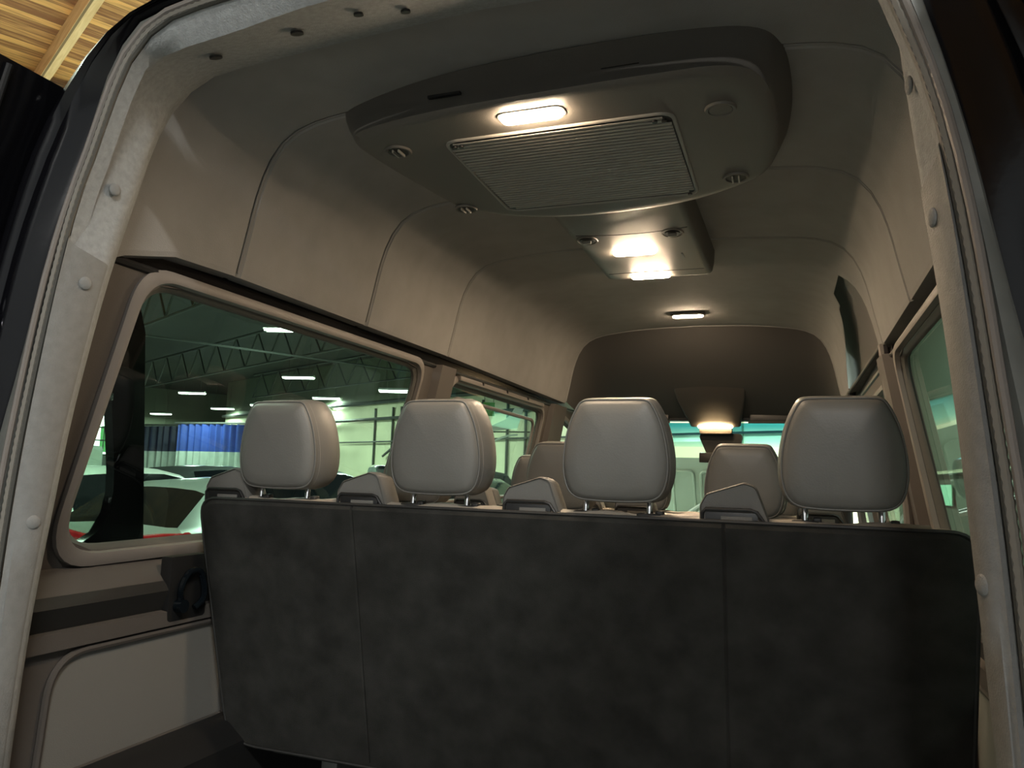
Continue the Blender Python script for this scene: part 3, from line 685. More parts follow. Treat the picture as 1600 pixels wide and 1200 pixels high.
# round vents / reading nozzles
for x, y, blank in ((-.365, 1.60, 0), (-.365, 2.02, 0), (.405, 1.60, 1), (.41, 1.99, 0)):
    bm = B(); bmesh.ops.create_circle(bm, segments=28, radius=.030); bm.free()
    bm = B(); tube(bm, [Vector((x + .029 * math.cos(a), y + .029 * math.sin(a), zb - .001)) - O for a in [2 * PI * k / 28 for k in range(28)]], .005, 6, closed=True); v = new('vent_ring', bm, ACP, t)
    bm = B(); cyl(bm, Vector((x, y, zb - .002)) - O, .024, .004, 'Z', 24); new('vent_disc', bm, ACP if blank else DARKP, v)
    if not blank:
        bm = B()
        for q in (-.008, .008): box(bm, Vector((x + q, y, zb - .007)) - O, (.004, .034, .008), .001)
        new('vent_fin', bm, ACD, v)

# ceiling console with two lamps
t = thing('ceiling_console', 'narrow grey ceiling console with two lit lamps ahead of the air unit', 'light', (.03, 2.72, 2.55)); O = Vector((.03, 2.72, 2.55))
pl = rpoly([(-.185, 2.24), (.235, 2.24), (.245, 3.13), (-.185, 3.13)], .03, 6)
cc = Vector((.03, 2.7, 0))
def cr(z, s): return [Vector((cc.x + (x - cc.x) * s, cc.y + (y - cc.y) * (1 - (1 - s) * .5), z)) - O for x, y in pl]
bm = B(); R_ = loft(bm, [cr(2.625, 1.04), cr(2.57, 1.03), cr(2.535, 1.0), cr(2.525, .97), cr(2.522, .9)], closed=True); bm.faces.new(R_[-1]); new('housing', bm, ACP, t, ang=50)
for y in (2.735, 3.08):
    bm = B(); pill(bm, Vector((.0, y, 2.523)) - O, .165, .060, .004); bz = new('lamp_bezel', bm, ACD, t)
    bm = B(); pill(bm, Vector((.0, y, 2.520)) - O, .155, .044, .008); new('lamp_lens', bm, LENS, bz, label='glowing white lens')
bm = B(); tube(bm, smoothpath([Vector((x, 2.50 + .03 * math.sin((x + .16) * 8), 2.523)) - O for x in (-.16, -.05, .08, .22)], 20), .0025, 6); new('panel_joint', bm, DARKP, t)
bm = B(); tube(bm, [Vector((x, 3.02, 2.523)) - O for x in (-.16, .22)], .0025, 6); new('panel_joint', bm, DARKP, t)
for x, y in ((-.135, 2.56), (.165, 2.55)):
    bm = B(); tube(bm, [Vector((x + .035 * math.cos(a), y + .045 * math.sin(a), 2.522)) - O for a in [2 * PI * k / 28 for k in range(28)]], .004, 6, closed=True); v = new('vent_ring', bm, ACP, t)
    bm = B(); cyl(bm, Vector((x, y, 2.520)) - O, .026, .004, 'Z', 24); new('vent_disc', bm, DARKP, v)
    bm = B(); box(bm, Vector((x, y, 2.514)) - O, (.03, .012, .012), .003); new('vent_fin', bm, ACD, v)
bm = B(); box(bm, Vector((.165, 2.82, 2.521)) - O, (.006, .06, .004), .001); new('slot', bm, BLACKP, t)

# single dome lamp
t = thing('dome_lamp', 'single lit dome lamp on the headliner ahead of the console', 'light', (.0, 4.27, 2.612)); O = Vector((0, 4.27, 2.612))
bm = B(); pill(bm, (0, 0, .002), .19, .075, .012); new('lamp_base', bm, ACP, t)
bm = B(); pill(bm, (0, 0, -.008), .165, .052, .008); new('lamp_lens', bm, LENS, t, label='glowing white lens')

# front overhead console, light bar and mirror
t = thing('overhead_console', 'tan overhead console tapering to a glowing light bar above the windscreen', 'console', (.04, 5.3, 2.2)); O = Vector((.04, 5.3, 2.2))
rings = []
for y, x0_, x1_, z, h in ((4.98, -.20, .26, 2.40, .0), (5.05, -.21, .27, 2.335, .07), (5.2, -.19, .25, 2.22, .14), (5.36, -.14, .22, 2.105, .14), (5.44, -.13, .21, 2.07, .1)):
    pts = rpoly([(x0_, z), (x1_, z), (x1_ + .01, z + .12 + h), (x0_ - .01, z + .12 + h)], .02, 4)
    rings.append([Vector((x, y, zz)) - O for x, zz in pts])
bm = B(); loft(bm, rings, closed=True, caps=True); new('console_body', bm, BROWN, t, ang=50)
bm = B(); P = [Vector((.04 + .125 * math.sin(a), 5.455 - .05 * math.cos(a), 2.072)) - O for a in [-1.1 + 2.2 * k / 12 for k in range(13)]]
tube(bm, P, .011, 8); new('light_bar', bm, LENSF, t, label='glowing amber-white light bar')
bm = B(); box(bm, Vector((.04, 5.47, 2.045)) - O, (.22, .06, .045), .015); new('switch_panel', bm, BROWN, t)
t = thing('sensor_housing', 'dark sensor and mirror housing hanging under the overhead console', 'mirror', (.06, 5.55, 1.98))
bm = B(); pts = rpoly([(-.15, .05), (.16, .05), (.12, -.09), (-.09, -.09)], .03, 4); loft(bm, [[Vector((x, y, z)) for x, z in pts] for y in (-.02, .06)], closed=True, caps=True); new('housing', bm, DARKP, t)
bm = B(); box(bm, (-.02, -.06, -.12), (.23, .02, .07), .01); new('mirror', bm, BLACKP, t)

# windscreen, dash, wheel
bm = B(); q = [(-.86, 6.15, 1.32), (.86, 6.15, 1.32), (.80, 5.62, 1.94), (-.80, 5.62, 1.94)]
bm.faces.new([bm.verts.new(p) for p in q]); wsn = new('window_7', bm, CLEAR, kind='structure', smooth=False, label='van windscreen')
bm = B(); q = [(-.80, 5.62, 1.94), (.80, 5.62, 1.94), (.78, 5.48, 2.10), (-.78, 5.48, 2.10)]
bm.faces.new([bm.verts.new(p) for p in q]); new('shade_band', bm, BAND, wsn, smooth=False, label='blue shade band along the top of the windscreen')
bm = B()
for s in (-1, 1): tube(bm, [(s * .90, 6.2, 1.28), (s * .84, 5.6, 1.97), (s * .82, 5.42, 2.14)], .045, 10)
new('windscreen_pillar', bm, BROWN, wsn)
bm = B(); box(bm, (0, 5.46, 2.135), (1.6, .1, .05), .01); new('windscreen_header', bm, BLACKP, wsn)
t = thing('dashboard', 'dark dashboard below the windscreen', 'dashboard', (0, 5.75, ZF))
bm = B(); box(bm, (0, .12, .50), (1.74, .55, .30), .07, seg=3); new('dash_top', bm, DARKP, t)
bm = B(); box(bm, (0, .2, .17), (1.72, .3, .5), .03); new('dash_body', bm, DARKP, t)
bm = B(); box(bm, (0, 6.22, .9), (1.8, .06, .9), .01); new('wall_front', bm, DARKP, kind='structure', label='bulkhead under the windscreen')
t = thing('steering_wheel', 'black steering wheel in front of the dashboard', 'steering wheel', (-.45, 5.22, 1.36)); t.rotation_euler = (math.radians(-55), 0, 0)
bm = B(); tube(bm, [(.19 * math.cos(a), 0, .19 * math.sin(a)) for a in [2 * PI * k / 36 for k in range(36)]], .014, 8, closed=True); new('rim', bm, BLACKP, t)
bm = B(); cyl(bm, (0, 0, 0), .06, .04, 'Y'); box(bm, (0, 0, 0), (.36, .012, .03), .004); box(bm, (0, 0, -.09), (.03, .012, .18), .004); new('hub', bm, DARKP, t)
bm = B(); tube(bm, [(0, .02, 0), (0, .26, 0)], .025, 10); new('column', bm, DARKP, t)

# hook on the left wall, belt anchor on the right
t = thing('jack_clamp', 'black looped clamp mounted below the left window beside the rear bench', 'clamp', (-.905, 1.575, 1.39))
bm = B(); box(bm, (.006, 0, -.005), (.035, .13, .16), .01); new('bracket', bm, BLACKP, t)
bm = B(); tube(bm, smoothpath([(.03, -.03, -.05), (.04, -.045, 0), (.04, -.02, .035), (.04, .02, .03), (.04, .035, -.03), (.035, .01, -.055)], 30), .008, 8); new('loop_handle', bm, BLKGL, t)
bm = B(); cyl(bm, (.03, -.035, -.045), .016, .03, 'X', 16); new('knob', bm, BLKGL, t)
t = thing('belt_anchor', 'black seat belt anchor block high on the right door pillar', 'belt anchor', (.83, 4.35, 2.14))
bm = B(); box(bm, (0, 0, 0), (.04, .06, .11), .01); new('anchor', bm, BLACKP, t)
bm = B(); box(bm, (-.01, 0, -.35), (.006, .045, .62), .001); new('belt_webbing', bm, DARKP, t)
# sliding door opening seals on the right
bm = B(); tube(bm, smoothpath([(.86, 3.03, 2.20), (.875, 3.0, 2.0), (.90, 2.97, 1.75), (.92, 2.95, 1.5), (.92, 2.95, ZF)], 24), .012, 8)
tr5 = new('trim_5', bm, SEAL, kind='structure', label='rubber seal down the sliding door pillar')
bm = B(); tube(bm, smoothpath([(.845, 2.985, 2.19), (.86, 2.96, 2.0), (.885, 2.93, 1.75), (.905, 2.91, 1.5), (.905, 2.91, ZF)], 24), .016, 8); new('pillar_edge', bm, FRAMEP, tr5)

# ------------------------------------------------------------------ warehouse
def rot2(a): return Vector((math.cos(a), math.sin(a), 0))
U = rot2(math.radians(62)); V = rot2(math.radians(153))
def slab(name, c, ux, uy, hx, hy, th, m, **k):
    bm = B(); c = Vector(c); ux = Vector(ux); uy = Vector(uy); n_ = ux.cross(uy).normalized() * th / 2
    vs = [bm.verts.new(c + ux * a * hx + uy * b * hy + n_ * s) for s in (-1, 1) for a, b in ((-1, -1), (1, -1), (1, 1), (-1, 1))]
    for f in ((3, 2, 1, 0), (4, 5, 6, 7), (0, 1, 5, 4), (1, 2, 6, 5), (2, 3, 7, 6), (3, 0, 4, 7)): bm.faces.new([vs[i] for i in f])
    return new(name, bm, m, smooth=False, **k)
slab('floor_warehouse', (-15, 15, -.02), (1, 0, 0), (0, 1, 0), 45, 40, .04, CONC, kind='structure', label='warehouse concrete floor')
slab('ceiling_warehouse_dark', Vector((-7.3, 5.75, 6.66)) + U * 28 + V * 8, U, V, 23, 40, .08, DECK, kind='structure', label='dark steel warehouse roof deck')
slab('ceiling_warehouse', Vector((-7.3, 5.75, 6.66)) - U * 6 + V * 4, U, V, 11, 22, .08, WOOD, kind='structure', label='orange timber plank warehouse ceiling')
# joists parallel to V, spaced along U
base = Vector((-7.02, 5.85, 6.5))
for k in range(-5, 4):
    c = base + U * (k * 1.25); 
    bm = B(); 
    d = V; n_ = U
    vs = []
    for s in (-14, 14):
        for a, b in ((-.055, -.12), (.055, -.12), (.055, .12), (-.055, .12)): vs.append(bm.verts.new(c + V * s + U * a + Vector((0, 0, b))))
    for f in ((3, 2, 1, 0), (4, 5, 6, 7), (0, 1, 5, 4), (1, 2, 6, 5), (2, 3, 7, 6), (3, 0, 4, 7)): bm.faces.new([vs[i] for i in f])
    new('ceiling_joist', bm, BEAMW, smooth=False, kind='structure')
# steel trusses parallel to V
for k, q in enumerate((7.5, 13, 18.5, 24, 29.5, 35)):
    c = Vector((-5, 2, 0)) + U * q * .9
    bm = B()
    a = c - V * 8; b = c + V * 30
    for z in (5.15, 6.25): tube(bm, [a + Vector((0, 0, z)), b + Vector((0, 0, z))], .05 if z > 6 else .035, 6)
    n = 22
    for i in range(n):
        p = a.lerp(b, i / n); r = a.lerp(b, (i + .5) / n); s = a.lerp(b, (i + 1) / n)
        tube(bm, [p + Vector((0, 0, 5.15)), r + Vector((0, 0, 6.25))], .03, 5); tube(bm, [r + Vector((0, 0, 6.25)), s + Vector((0, 0, 5.15))], .03, 5)
    new('roof_truss', bm, STEEL, kind='structure')
# pipes along U
for k, (o_, z) in enumerate(((4, 5.0), (9, 5.05), (15, 4.9))):
    bm = B(); c = Vector((-3, 4, z)) + V * o_; tube(bm, [c - U * 4, c + U * 32], .03, 6); new('ceiling_pipe', bm, STEEL, kind='structure')
# dark red-brown girder above left
bm = B(); g0 = Vector((-8.15, 6.30, 6.2)); 
gd = rot2(math.radians(62)); 
box(bm, (0, 0, 0), (30, .35, .6), .01, Matrix.Rotation(math.radians(62), 3, 'Z')); bmesh.ops.translate(bm, vec=g0 + V * .45 + gd * 2, verts=bm.verts)
new('roof_girder', bm, REDBL, smooth=False, kind='structure')
# end wall along V crossing in front of the van, with belt beam, pipes
WP = Vector((.54, 20, 0))
slab('wall_warehouse_front', WP + V * 8 + Vector((0, 0, 2.35)), V, (0, 0, 1), 26, 2.35, .1, WALLM, kind='structure', label='pale green warehouse end wall')
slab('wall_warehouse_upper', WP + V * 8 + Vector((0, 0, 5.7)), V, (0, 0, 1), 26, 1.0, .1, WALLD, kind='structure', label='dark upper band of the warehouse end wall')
N_ = Vector((-V.y, V.x, 0)); N_ = N_ if N_.dot(Vector((0, -1, 0))) > 0 else -N_
for z, r in ((3.95, .07), (3.0, .035), (4.65, .09)):
    bm = B(); tube(bm, [WP - V * 10 + N_ * .2 + Vector((0, 0, z)), WP + V * 34 + N_ * .2 + Vector((0, 0, z))], r, 6); new('wall_pipe', bm, STEEL, kind='structure')
for s, wdt in ((9.3, .03), (10.2, .03), (11.5, .03), (12.7, .25), (13.3, .03), (15.4, .03), (16.5, .04), (17.1, .03), (18.4, .03), (6.5, .03), (4.0, .03), (1.5, .2)):
    bm = B(); c = WP + V * s + N_ * .12; box(bm, (0, 0, 2.2), (wdt * 2, .08, 4.4), .005, Matrix.Rotation(math.radians(153), 3, 'Z')); bmesh.ops.translate(bm, vec=c, verts=bm.verts)
    new('wall_conduit', bm, STEEL if wdt < .1 else mat('wall_post', (.4, .43, .3), .8), smooth=False, kind='structure')
bm = B(); c = WP + V * 16.6 + N_ * .2; tube(bm, [c + Vector((0, 0, 3.5)), c + Vector((0, 0, 2.9)), c + V * 1.0 + Vector((0, 0, 2.4))], .05, 6); new('wall_conduit', bm, STEEL, kind='structure')
# left long wall with bright daylit window
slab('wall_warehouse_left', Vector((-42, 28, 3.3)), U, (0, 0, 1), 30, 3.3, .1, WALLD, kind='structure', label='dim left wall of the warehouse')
t = thing('daylit_window', 'bright daylit industrial window seen through the black van', 'window', (-25.1, 22.2, 1.9), math.radians(48)); t.scale = (.62, 1, 1)
bm = B(); box(bm, (0, 0, .95), (4.2, .05, 1.5)); new('pane', bm, BRIGHT, t, smooth=False)
for x in (-1.2, .2, 1.1):
    bm = B(); box(bm, (x, -.05, .8), (.5, .04, 1.0), .1); new('plant_seen_outside', bm, LEAF, t)
for x in (-2.1, -1.05, 0, 1.05, 2.1):
    bm = B(); box(bm, (x, -.09, .95), (.05, .05, 1.6)); new('mullion', bm, STEEL, t, smooth=False)
for z in (.2, .75, 1.25, 1.72):
    bm = B(); box(bm, (0, -.09, z), (4.3, .05, .05)); new('transom', bm, STEEL, t, smooth=False)
bm = B(); 
for x in (-1.9, 1.9): box(bm, (x, 0, -.9), (.1, .1, 2.2))
new('stand_post', bm, STEEL, t, smooth=False)
# right side olive partition
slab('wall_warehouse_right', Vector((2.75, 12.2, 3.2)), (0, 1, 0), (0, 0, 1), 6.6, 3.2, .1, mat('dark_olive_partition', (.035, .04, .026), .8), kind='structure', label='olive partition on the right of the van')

# curtains
def curtain(name, label, x0_, x1_, y, z0, z1, m, wave=.09, lam=.42):
    bm = B(); n = int((x1_ - x0_) / lam * 8); rings = []
    for z in (z1, z0):
        rings.append([Vector((x0_ + (x1_ - x0_) * i / n, y + wave * math.sin(2 * PI * i / 8 + .5 * math.sin(i * .3)), z)) for i in range(n + 1)])
    loft(bm, rings); return new(name, bm, m)
t = thing('curtain', 'bright blue hanging curtain with a milky lower half, behind the parked cars', 'curtain', (0, 0, 0))
for (a, b, y, mm) in ((-28.0, -19.6, 30, BLUEC),):
    c = curtain('blue_panel', '', a, b, y, 2.50, 3.82, mm); c.parent = t
    c = curtain('clear_panel', '', a, b, y, .05, 2.50, CLRC); c.parent = t
bm = B(); tube(bm, [(-28.2, 30, 3.88), (-19.4, 30, 3.88)], .05, 8); new('curtain_rail', bm, CHAN, t)
t = thing('curtain', 'dark navy hanging curtain to the left of the bright blue one', 'curtain', (0, 0, 0))
c = curtain('navy_panel', '', -34.5, -28.1, 31.2, 2.50, 3.80, NAVYC); c.parent = t
c = curtain('clear_panel', '', -34.5, -28.1, 31.2, .05, 2.50, CLRC); c.parent = t
bm = B(); tube(bm, [(-34.6, 31.2, 3.86), (-28.0, 31.2, 3.86)], .05, 8); new('curtain_rail', bm, CHAN, t)

# bay lamps
def lamp_thing(label):
    t = thing('bay_lamp', label, 'lamp', group='fluorescent bay lamps of the warehouse')
    bm = B(); loft(bm, [[(x, y, z) for x, y, z in ((-.62, -.16, 0), (.62, -.16, 0), (.62, .16, 0), (-.62, .16, 0))], [(-.62, -.06, .08), (.62, -.06, .08), (.62, .06, .08), (-.62, .06, .08)]], closed=True)
    bm.faces.new(bm.verts[-4:]); new('reflector', bm, WHITEP, t, smooth=False)
    for y in (-.08, .08):
        bm = B(); tube(bm, [(-.6, y, -.01), (.6, y, -.01)], .05, 8); new('tube', bm, TUBE, t)
    bm = B(); tube(bm, [(-.4, 0, .08), (-.4, 0, 1.3)], .006, 5); tube(bm, [(.4, 0, .08), (.4, 0, 1.3)], .006, 5); new('hanger', bm, STEEL, t)
    return t
labs = ['hanging over the space behind the van, out to the right', 'hanging above the left of the open rear door', 'largest and highest of those in the left rear window', 'second highest in the left rear window, above the leftmost headrest',
        'directly above the leftmost headrest', 'left of the leftmost headrest, over the blue curtain', 'small and low over the blue curtain', 'hanging over the silver car', 'hanging over the black van', 'hanging over the area ahead of the windscreen',
        'hanging near the end wall', 'small and far above the navy curtain', 'small and far above the bright blue curtain', 'low lamp near the front edge of the left rear window', 'hanging right behind the open rear doors', 'low at the rear edge of the left rear window']
l0 = None
for i, (x, y, z, e, a) in enumerate(LAMPS):
    lab = 'white fluorescent bay lamp ' + labs[i]
    if l0 is None: l0 = lamp_thing(lab); o = l0
    else: o = copy_tree(l0); o['label'] = lab
    o.location = (x, y, z); o.rotation_euler = (0, 0, a)

# ------------------------------------------------------------------ vehicles
def car(name, label, cat, loc, rz, paint, st=None, tail=True, group=None, scale=1):
    t = thing(name, label, cat, loc, rz, group)
    st = st or [(0, .42, .80, .83, .84, .78), (.05, .36, .96, 1.02, .90, .80), (.40, .34, 1.02, 1.46, .93, .68), (.75, .33, 1.03, 1.60, .94, .66), (1.6, .30, 1.02, 1.66, .95, .66), (2.5, .30, 1.0, 1.66, .95, .65),
                (3.0, .30, .98, 1.58, .94, .64), (3.75, .30, .95, 1.06, .93, .70), (4.45, .32, .84, .90, .88, .60), (4.62, .42, .70, .74, .80, .55)]
    rings = []
    for (y, zl, zb_, zt, wb, wt) in st:
        h = [(wb * .94, zl), (wb, zl + (zb_ - zl) * .35), (wb * 1.01, zl + (zb_ - zl) * .75), (wb * .96, zb_), (wt + (wb * .96 - wt) * .12, zb_ + (zt - zb_) * .88), (wt * .85, zt - .01), (wt * .4, zt + .012), (0, zt + .018)]
        rings.append([Vector((-x, y, z)) for x, z in h][:-1] + [Vector((x, y, z)) for x, z in h[::-1]])
    def faces(sel):
        bm = B()
        for i in range(len(rings) - 1):
            A, Bq = rings[i], rings[i + 1]
            for k in range(len(A) - 1):
                if sel(i, k):
                    vs = [bm.verts.new(p) for p in (A[k], A[k + 1], Bq[k + 1], Bq[k])]; bm.faces.new(vs)
        bmesh.ops.remove_doubles(bm, verts=bm.verts, dist=1e-4); return bm
    nk = len(rings[0]) - 1
    iside = lambda i, k: k in (3, nk - 4) and 3 <= i <= 6
    irear = lambda i, k: i in (1,) and 4 <= k <= nk - 5
    iwind = lambda i, k: i == 6 and 4 <= k <= nk - 5
    bm = faces(lambda i, k: not (iside(i, k) or irear(i, k) or iwind(i, k)))
    vs0 = [bm.verts.new(p) for p in rings[0]]; bm.faces.new(vs0); vs1 = [bm.verts.new(p) for p in rings[-1]]; bm.faces.new(vs1)
    body = new('body', bm, paint, t, ang=35)
    for nm, sel in (('side_window', iside), ('rear_window', irear), ('windscreen', iwind)):
        new(nm, faces(sel), BLKGL, t, ang=35)
    L = st[-1][0]
    for y in (.85, L - .85):
        for s in (-1, 1):
            bm = B(); cyl(bm, (s * .84, y, .34), .34, .22, 'X', 28); wb_ = new('wheel', bm, TYRE, t)
            bm = B(); cyl(bm, (s * .952, y, .34), .22, .02, 'X', 20); new('rim', bm, RIM, wb_)
    if tail:
        for s in (-1, 1):
            bm = B(); pts = [(s * .30, -.015, .89), (s * .60, .0, .935), (s * .84, .03, .95), (s * .90, .14, .96)]
            tube(bm, smoothpath(pts, 12), .05, 8, flat=1.0); new('tail_lamp', bm, REDL, t)
        bm = B(); box(bm, (0, -.01, .62), (.5, .02, .12), .005); new('plate_recess', bm, BLACKP, t)
        bm = B(); box(bm, (0, -.03, .45), (1.6, .10, .16), .04); new('bumper', bm, DGREY, t)
    return t
SUVR = [(0, .42, .90, .94, .86, .80), (.06, .36, 1.0, 1.06, .92, .80), (.60, .34, 1.06, 1.44, .95, .66), (1.05, .33, 1.06, 1.52, .95, .64), (1.8, .30, 1.04, 1.56, .96, .65), (2.5, .30, 1.0, 1.56, .95, .64),
        (3.0, .30, .98, 1.50, .94, .64), (3.75, .30, .95, 1.06, .93, .70), (4.45, .32, .84, .90, .88, .60), (4.62, .42, .70, .74, .80, .55)]
car('car', 'silver car with sloping black rear window and red tail lamp outside the left window', 'car', (-6.35, 6.4, 0), .05, SILVER, SUVR)
car('car', 'pale teal-white car seen through the windows of the black van', 'car', (-8.9, 6.6, 0), .05, WHITEP, tail=False)
car('car', 'dark grey car parked beyond the silver car, left under the curtain', 'car', (-12.6, 12.9, .08), .0, DGREY)
car('car', 'blue-grey car parked beyond the silver car, right of the dark grey one', 'car', (-9.9, 13.0, .06), .0, BLUEG)
car('car', 'champagne car roof behind the blue-grey car and the leftmost headrest', 'car', (-14.6, 18.4, .1), .0, YELP)
car('car', 'dark car behind the gap between the two left headrests', 'car', (-5.3, 12.0, 0), .1, DGREY)
def truck(label, loc, rz, paint, h=1.9):
    st = [(0, .5, 1.0, h * .97, .95, .82), (.05, .45, 1.1, h, .98, .82), (1.0, .45, 1.12, h + .02, .99, .82), (1.9, .45, 1.12, h + .02, .99, .82), (2.8, .45, 1.12, h, .99, .82), (3.3, .45, 1.1, h - .05, .99, .8), (3.6, .45, 1.1, h - .1, .98, .8), (4.2, .45, 1.1, 1.22, .97, .85), (5.2, .45, 1.0, 1.12, .95, .8), (5.35, .5, .9, .95, .85, .7)]
    return car('pickup_truck', label, 'truck', loc, rz, paint, st, True)
truck('black truck parked near the end wall, behind the second headrest', (-10.2, 18.4, 0), -.9, DGREY)
t = car('car', 'car nose-on ahead of the windscreen with its pale green hood raised', 'car', (-.2, 13.6, 0), PI, WHITEP, None, True)
bm = B(); loft(bm, [[(-.75, 3.78, 1.05), (.75, 3.78, 1.05)], [(-.72, 4.1, 1.55), (.72, 4.1, 1.55)], [(-.62, 4.3, 1.98), (.62, 4.3, 1.98)]])
HOODG = mat('raised_hood_inner', (.36, .42, .33), .5)
hd = new('raised_hood', bm, HOODG, t, label='pale green underside of the raised hood')
for x in (-.5, -.17, .17, .5):
    bm = B(); pts = rpoly([(x - .13, 1.22), (x + .13, 1.22), (x + .12, 1.82), (x - .12, 1.82)], .05, 4)
    def hy(z): return 3.78 + (z - 1.05) / .93 * .52
    tube(bm, [(px, hy(z) + .03, z) for px, z in pts], .018, 6, closed=True); new('stamped_recess', bm, HOODG, hd)
bm = B(); tube(bm, smoothpath([(-.7, 4.35, 1.1), (-.3, 4.4, 1.45), (.1, 4.4, 1.5), (.4, 4.4, 1.35), (.7, 4.35, 1.05)], 24), .02, 6); tube(bm, smoothpath([(-.7, 4.35, 1.02), (-.3, 4.4, 1.38), (.1, 4.4, 1.43), (.4, 4.4, 1.28), (.65, 4.35, 1.0)], 24), .012, 6); new('hood_weatherstrip', bm, WHITEP, hd)
t = thing('wall_board', 'glowing white board on the end wall seen through the windscreen', 'board', WP + N_ * .35 + V * 2.75 + Vector((0, 0, 2.53)), math.radians(153))
bm = B(); box(bm, (0, -.03, 0), (.62, .06, .26), .01); new('panel', bm, SCREENW, t, smooth=False)
bm = B(); box(bm, (0, .05, 0), (1.1, .06, .5), .01); new('surround', bm, YELP, t, smooth=False)

# black high-roof van next door
t = thing('van', 'black high-roof van parked close alongside, seen through the left rear window', 'van', (-3.35, 0, 0))
BX = .95
hole = rpoly([(-.2, 1.34), (2.78, 1.30), (2.72, 2.15), (-.2, 2.15)], [.1, .34, .1, .1], 8)
bm = B()
for s in (-1, 1):
    panel_hole(bm, -3.6, 2.93, .45, 2.35, hole, lambda z: BX - max(0, z - 1.3) * .10, s, reveal=-.05)
    wallstrip(bm, [(BX - .105, 2.35), (BX - .2, 2.62), (.5, 2.72), (0, 2.74)], -3.6, 2.93, s)
for y in (-3.6, 2.93):
    eh = rpoly([(-.80, 1.15), (.76, 1.15), (.72, 2.15), (-.72, 2.15)], .1, 6); bm2 = bm
    pts = [(-BX, .45), (BX, .45), (BX, 1.3), (BX - .105, 2.35), (BX - .2, 2.62), (.5, 2.72), (-.5, 2.72), (-BX + .2, 2.62), (-BX + .105, 2.35), (-BX, 1.3)]
    k0 = len(eh); outer = []
    for (x, z) in eh:   # outline point on the body section in the same direction
        dx, dz = x, z - 1.6; best = None
        for i in range(len(pts)):
            (ax, az), (bx, bz) = pts[i], pts[(i + 1) % len(pts)]; ex, ez = bx - ax, bz - az; den = dx * ez - dz * ex
            if abs(den) < 1e-9: continue
            t_ = (ax * ez - (az - 1.6) * ex) / den; s_ = (ax * dz - (az - 1.6) * dx) / den
            if t_ > 0 and -1e-6 <= s_ <= 1 + 1e-6: best = t_
        outer.append((dx * best, 1.6 + dz * best))
    loft(bm, [[(x, y, z) for x, z in outer], [(x, y, z) for x, z in eh]], closed=True)
bm.faces.new([bm.verts.new(p) for p in ((-BX, -3.6, .45), (BX, -3.6, .45), (BX, 2.93, .45), (-BX, 2.93, .45))])
new('body', bm, PAINT, t, ang=30)
for s in (-1, 1):
    bm = B(); bm.faces.new([bm.verts.new((s * (BX - .02 - max(0, z - 1.3) * .10), y, z)) for y, z in hole]); new('side_window', bm, CLEAR, t, smooth=False)
bm = B(); bm.faces.new([bm.verts.new((x, 2.925, z)) for x, z in eh]); new('end_window', bm, CLEAR, t, smooth=False)
for y in (-2.6, 1.9):
    for s in (-1, 1):
        bm = B(); cyl(bm, (s * .85, y, .36), .36, .24, 'X', 28); new('wheel', bm, TYRE, t)
bm = B(); box(bm, (BX - .05, 2.70, 2.0), (.012, .035, .035), .004); new('latch_plate', bm, CHROME, t)

# things on the olive partition at the right
t = thing('notice_board', 'pale green notice on the dim olive partition, low in the right rear window', 'notice', (2.66, 13.2, 1.62), -PI / 2)
bm = B(); box(bm, (0, 0, 0), (1.4, .02, .30), .004); new('board', bm, mat('pale_green_sticker', (.25, .55, .38), .5), t, smooth=False)
t = thing('handrail', 'bright metal handrail along the dim olive partition at the right', 'handrail', (2.62, 11, 1.95))
bm = B(); tube(bm, [(0, -4, 0), (0, 6, 0)], .03, 8); new('rail', bm, CHROME, t)
bm = B()
for y in (-3, 0, 3, 5.5): tube(bm, [(0, y, -1.95), (0, y, 0)], .02, 6)
new('rail_post', bm, STEEL, t)
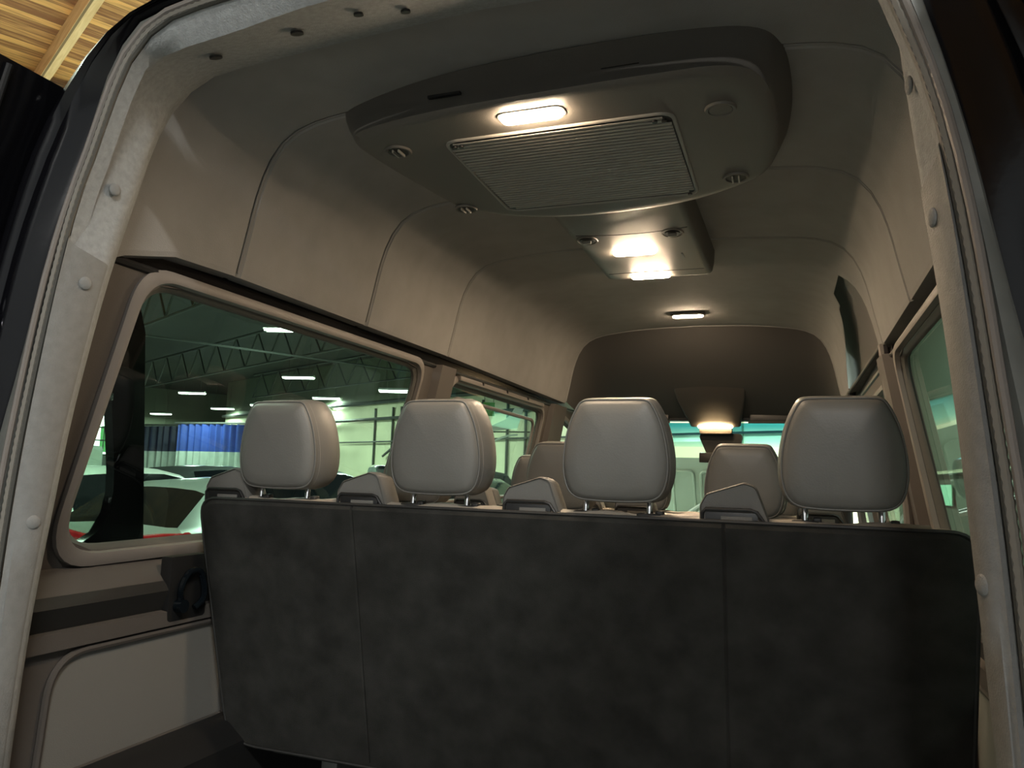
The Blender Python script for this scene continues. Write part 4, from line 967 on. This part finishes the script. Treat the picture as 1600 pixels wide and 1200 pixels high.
# white van further left
t = thing('van', 'white van parked far off under the daylit window', 'van', (-19.6, 13.6, 0), .3)
bm = B(); box(bm, (0, 2.5, 1.35), (2.0, 5, 1.9), .2, seg=4); new('body', bm, WHITEP, t)
bm = B(); box(bm, (0, -.01, 1.7), (1.5, .02, .5), .02); new('rear_window', bm, BLKGL, t)
for y in (1, 4):
    for s in (-1, 1):
        bm = B(); cyl(bm, (s * .9, y, .38), .38, .24, 'X', 28); new('wheel', bm, TYRE, t)

# items outside window 2: green card sign, white brackets
t = thing('hanging_sign', 'small green hanging sign with pale lettering, seen in the second left window', 'sign', (-2.67, 8.0, 2.44), math.radians(20))
bm = B(); box(bm, (0, 0, 0), (.13, .012, .155), .003); new('board', bm, SIGNG, t, smooth=False)
def text(s, parent, loc, size, m, rot):
    c = bpy.data.curves.new('lettering', 'FONT'); c.body = s; c.size = size; c.align_x = 'CENTER'; c.align_y = 'CENTER'; c.extrude = .002
    tmp = bpy.data.objects.new('tmp', c); me = bpy.data.meshes.new_from_object(tmp); bpy.data.objects.remove(tmp); me.materials.clear(); me.materials.append(m)
    o = bpy.data.objects.new('lettering', me); col.objects.link(o); o.parent = parent; o.location = loc; o.rotation_euler = rot; return o
text('Jump', t, (0, -.008, 0), .045, SIGNY, (PI / 2, 0, 0))
bm = B(); tube(bm, [(-.05, 0, .07), (-.05, 0, 4.2)], .003, 5); tube(bm, [(.05, 0, .07), (.05, 0, 4.2)], .003, 5); new('hanger', bm, STEEL, t)
t = thing('wall_bracket', 'white lattice wall bracket seen in the second left window', 'bracket', (-2.80, 9.0, 2.34), math.radians(22)); t.scale = (.33, .33, .33)
bm = B(); pts = [(-.75, -.10), (-.68, -.28), (.35, -.12), (.55, .62), (.22, .66), (.08, .40), (-.15, .18)]
A = [Vector((x, 0, z)) for x, z in pts]; loft(bm, [A, [p + Vector((0, .06, 0)) for p in A]], closed=True, caps=True); new('gusset', bm, BRACK, t, smooth=False)
bm = B(); tube(bm, smoothpath([(-.7, 0, -.9), (-.45, 0, -.60), (0, 0, -.42), (.35, 0, -.38)], 16), .04, 6); new('lower_arm', bm, BRACK, t)
bm = B(); tube(bm, [(-1.2, .05, -.30), (1.6, .05, -.24)], .03, 6); new('rail', bm, STEEL, t)
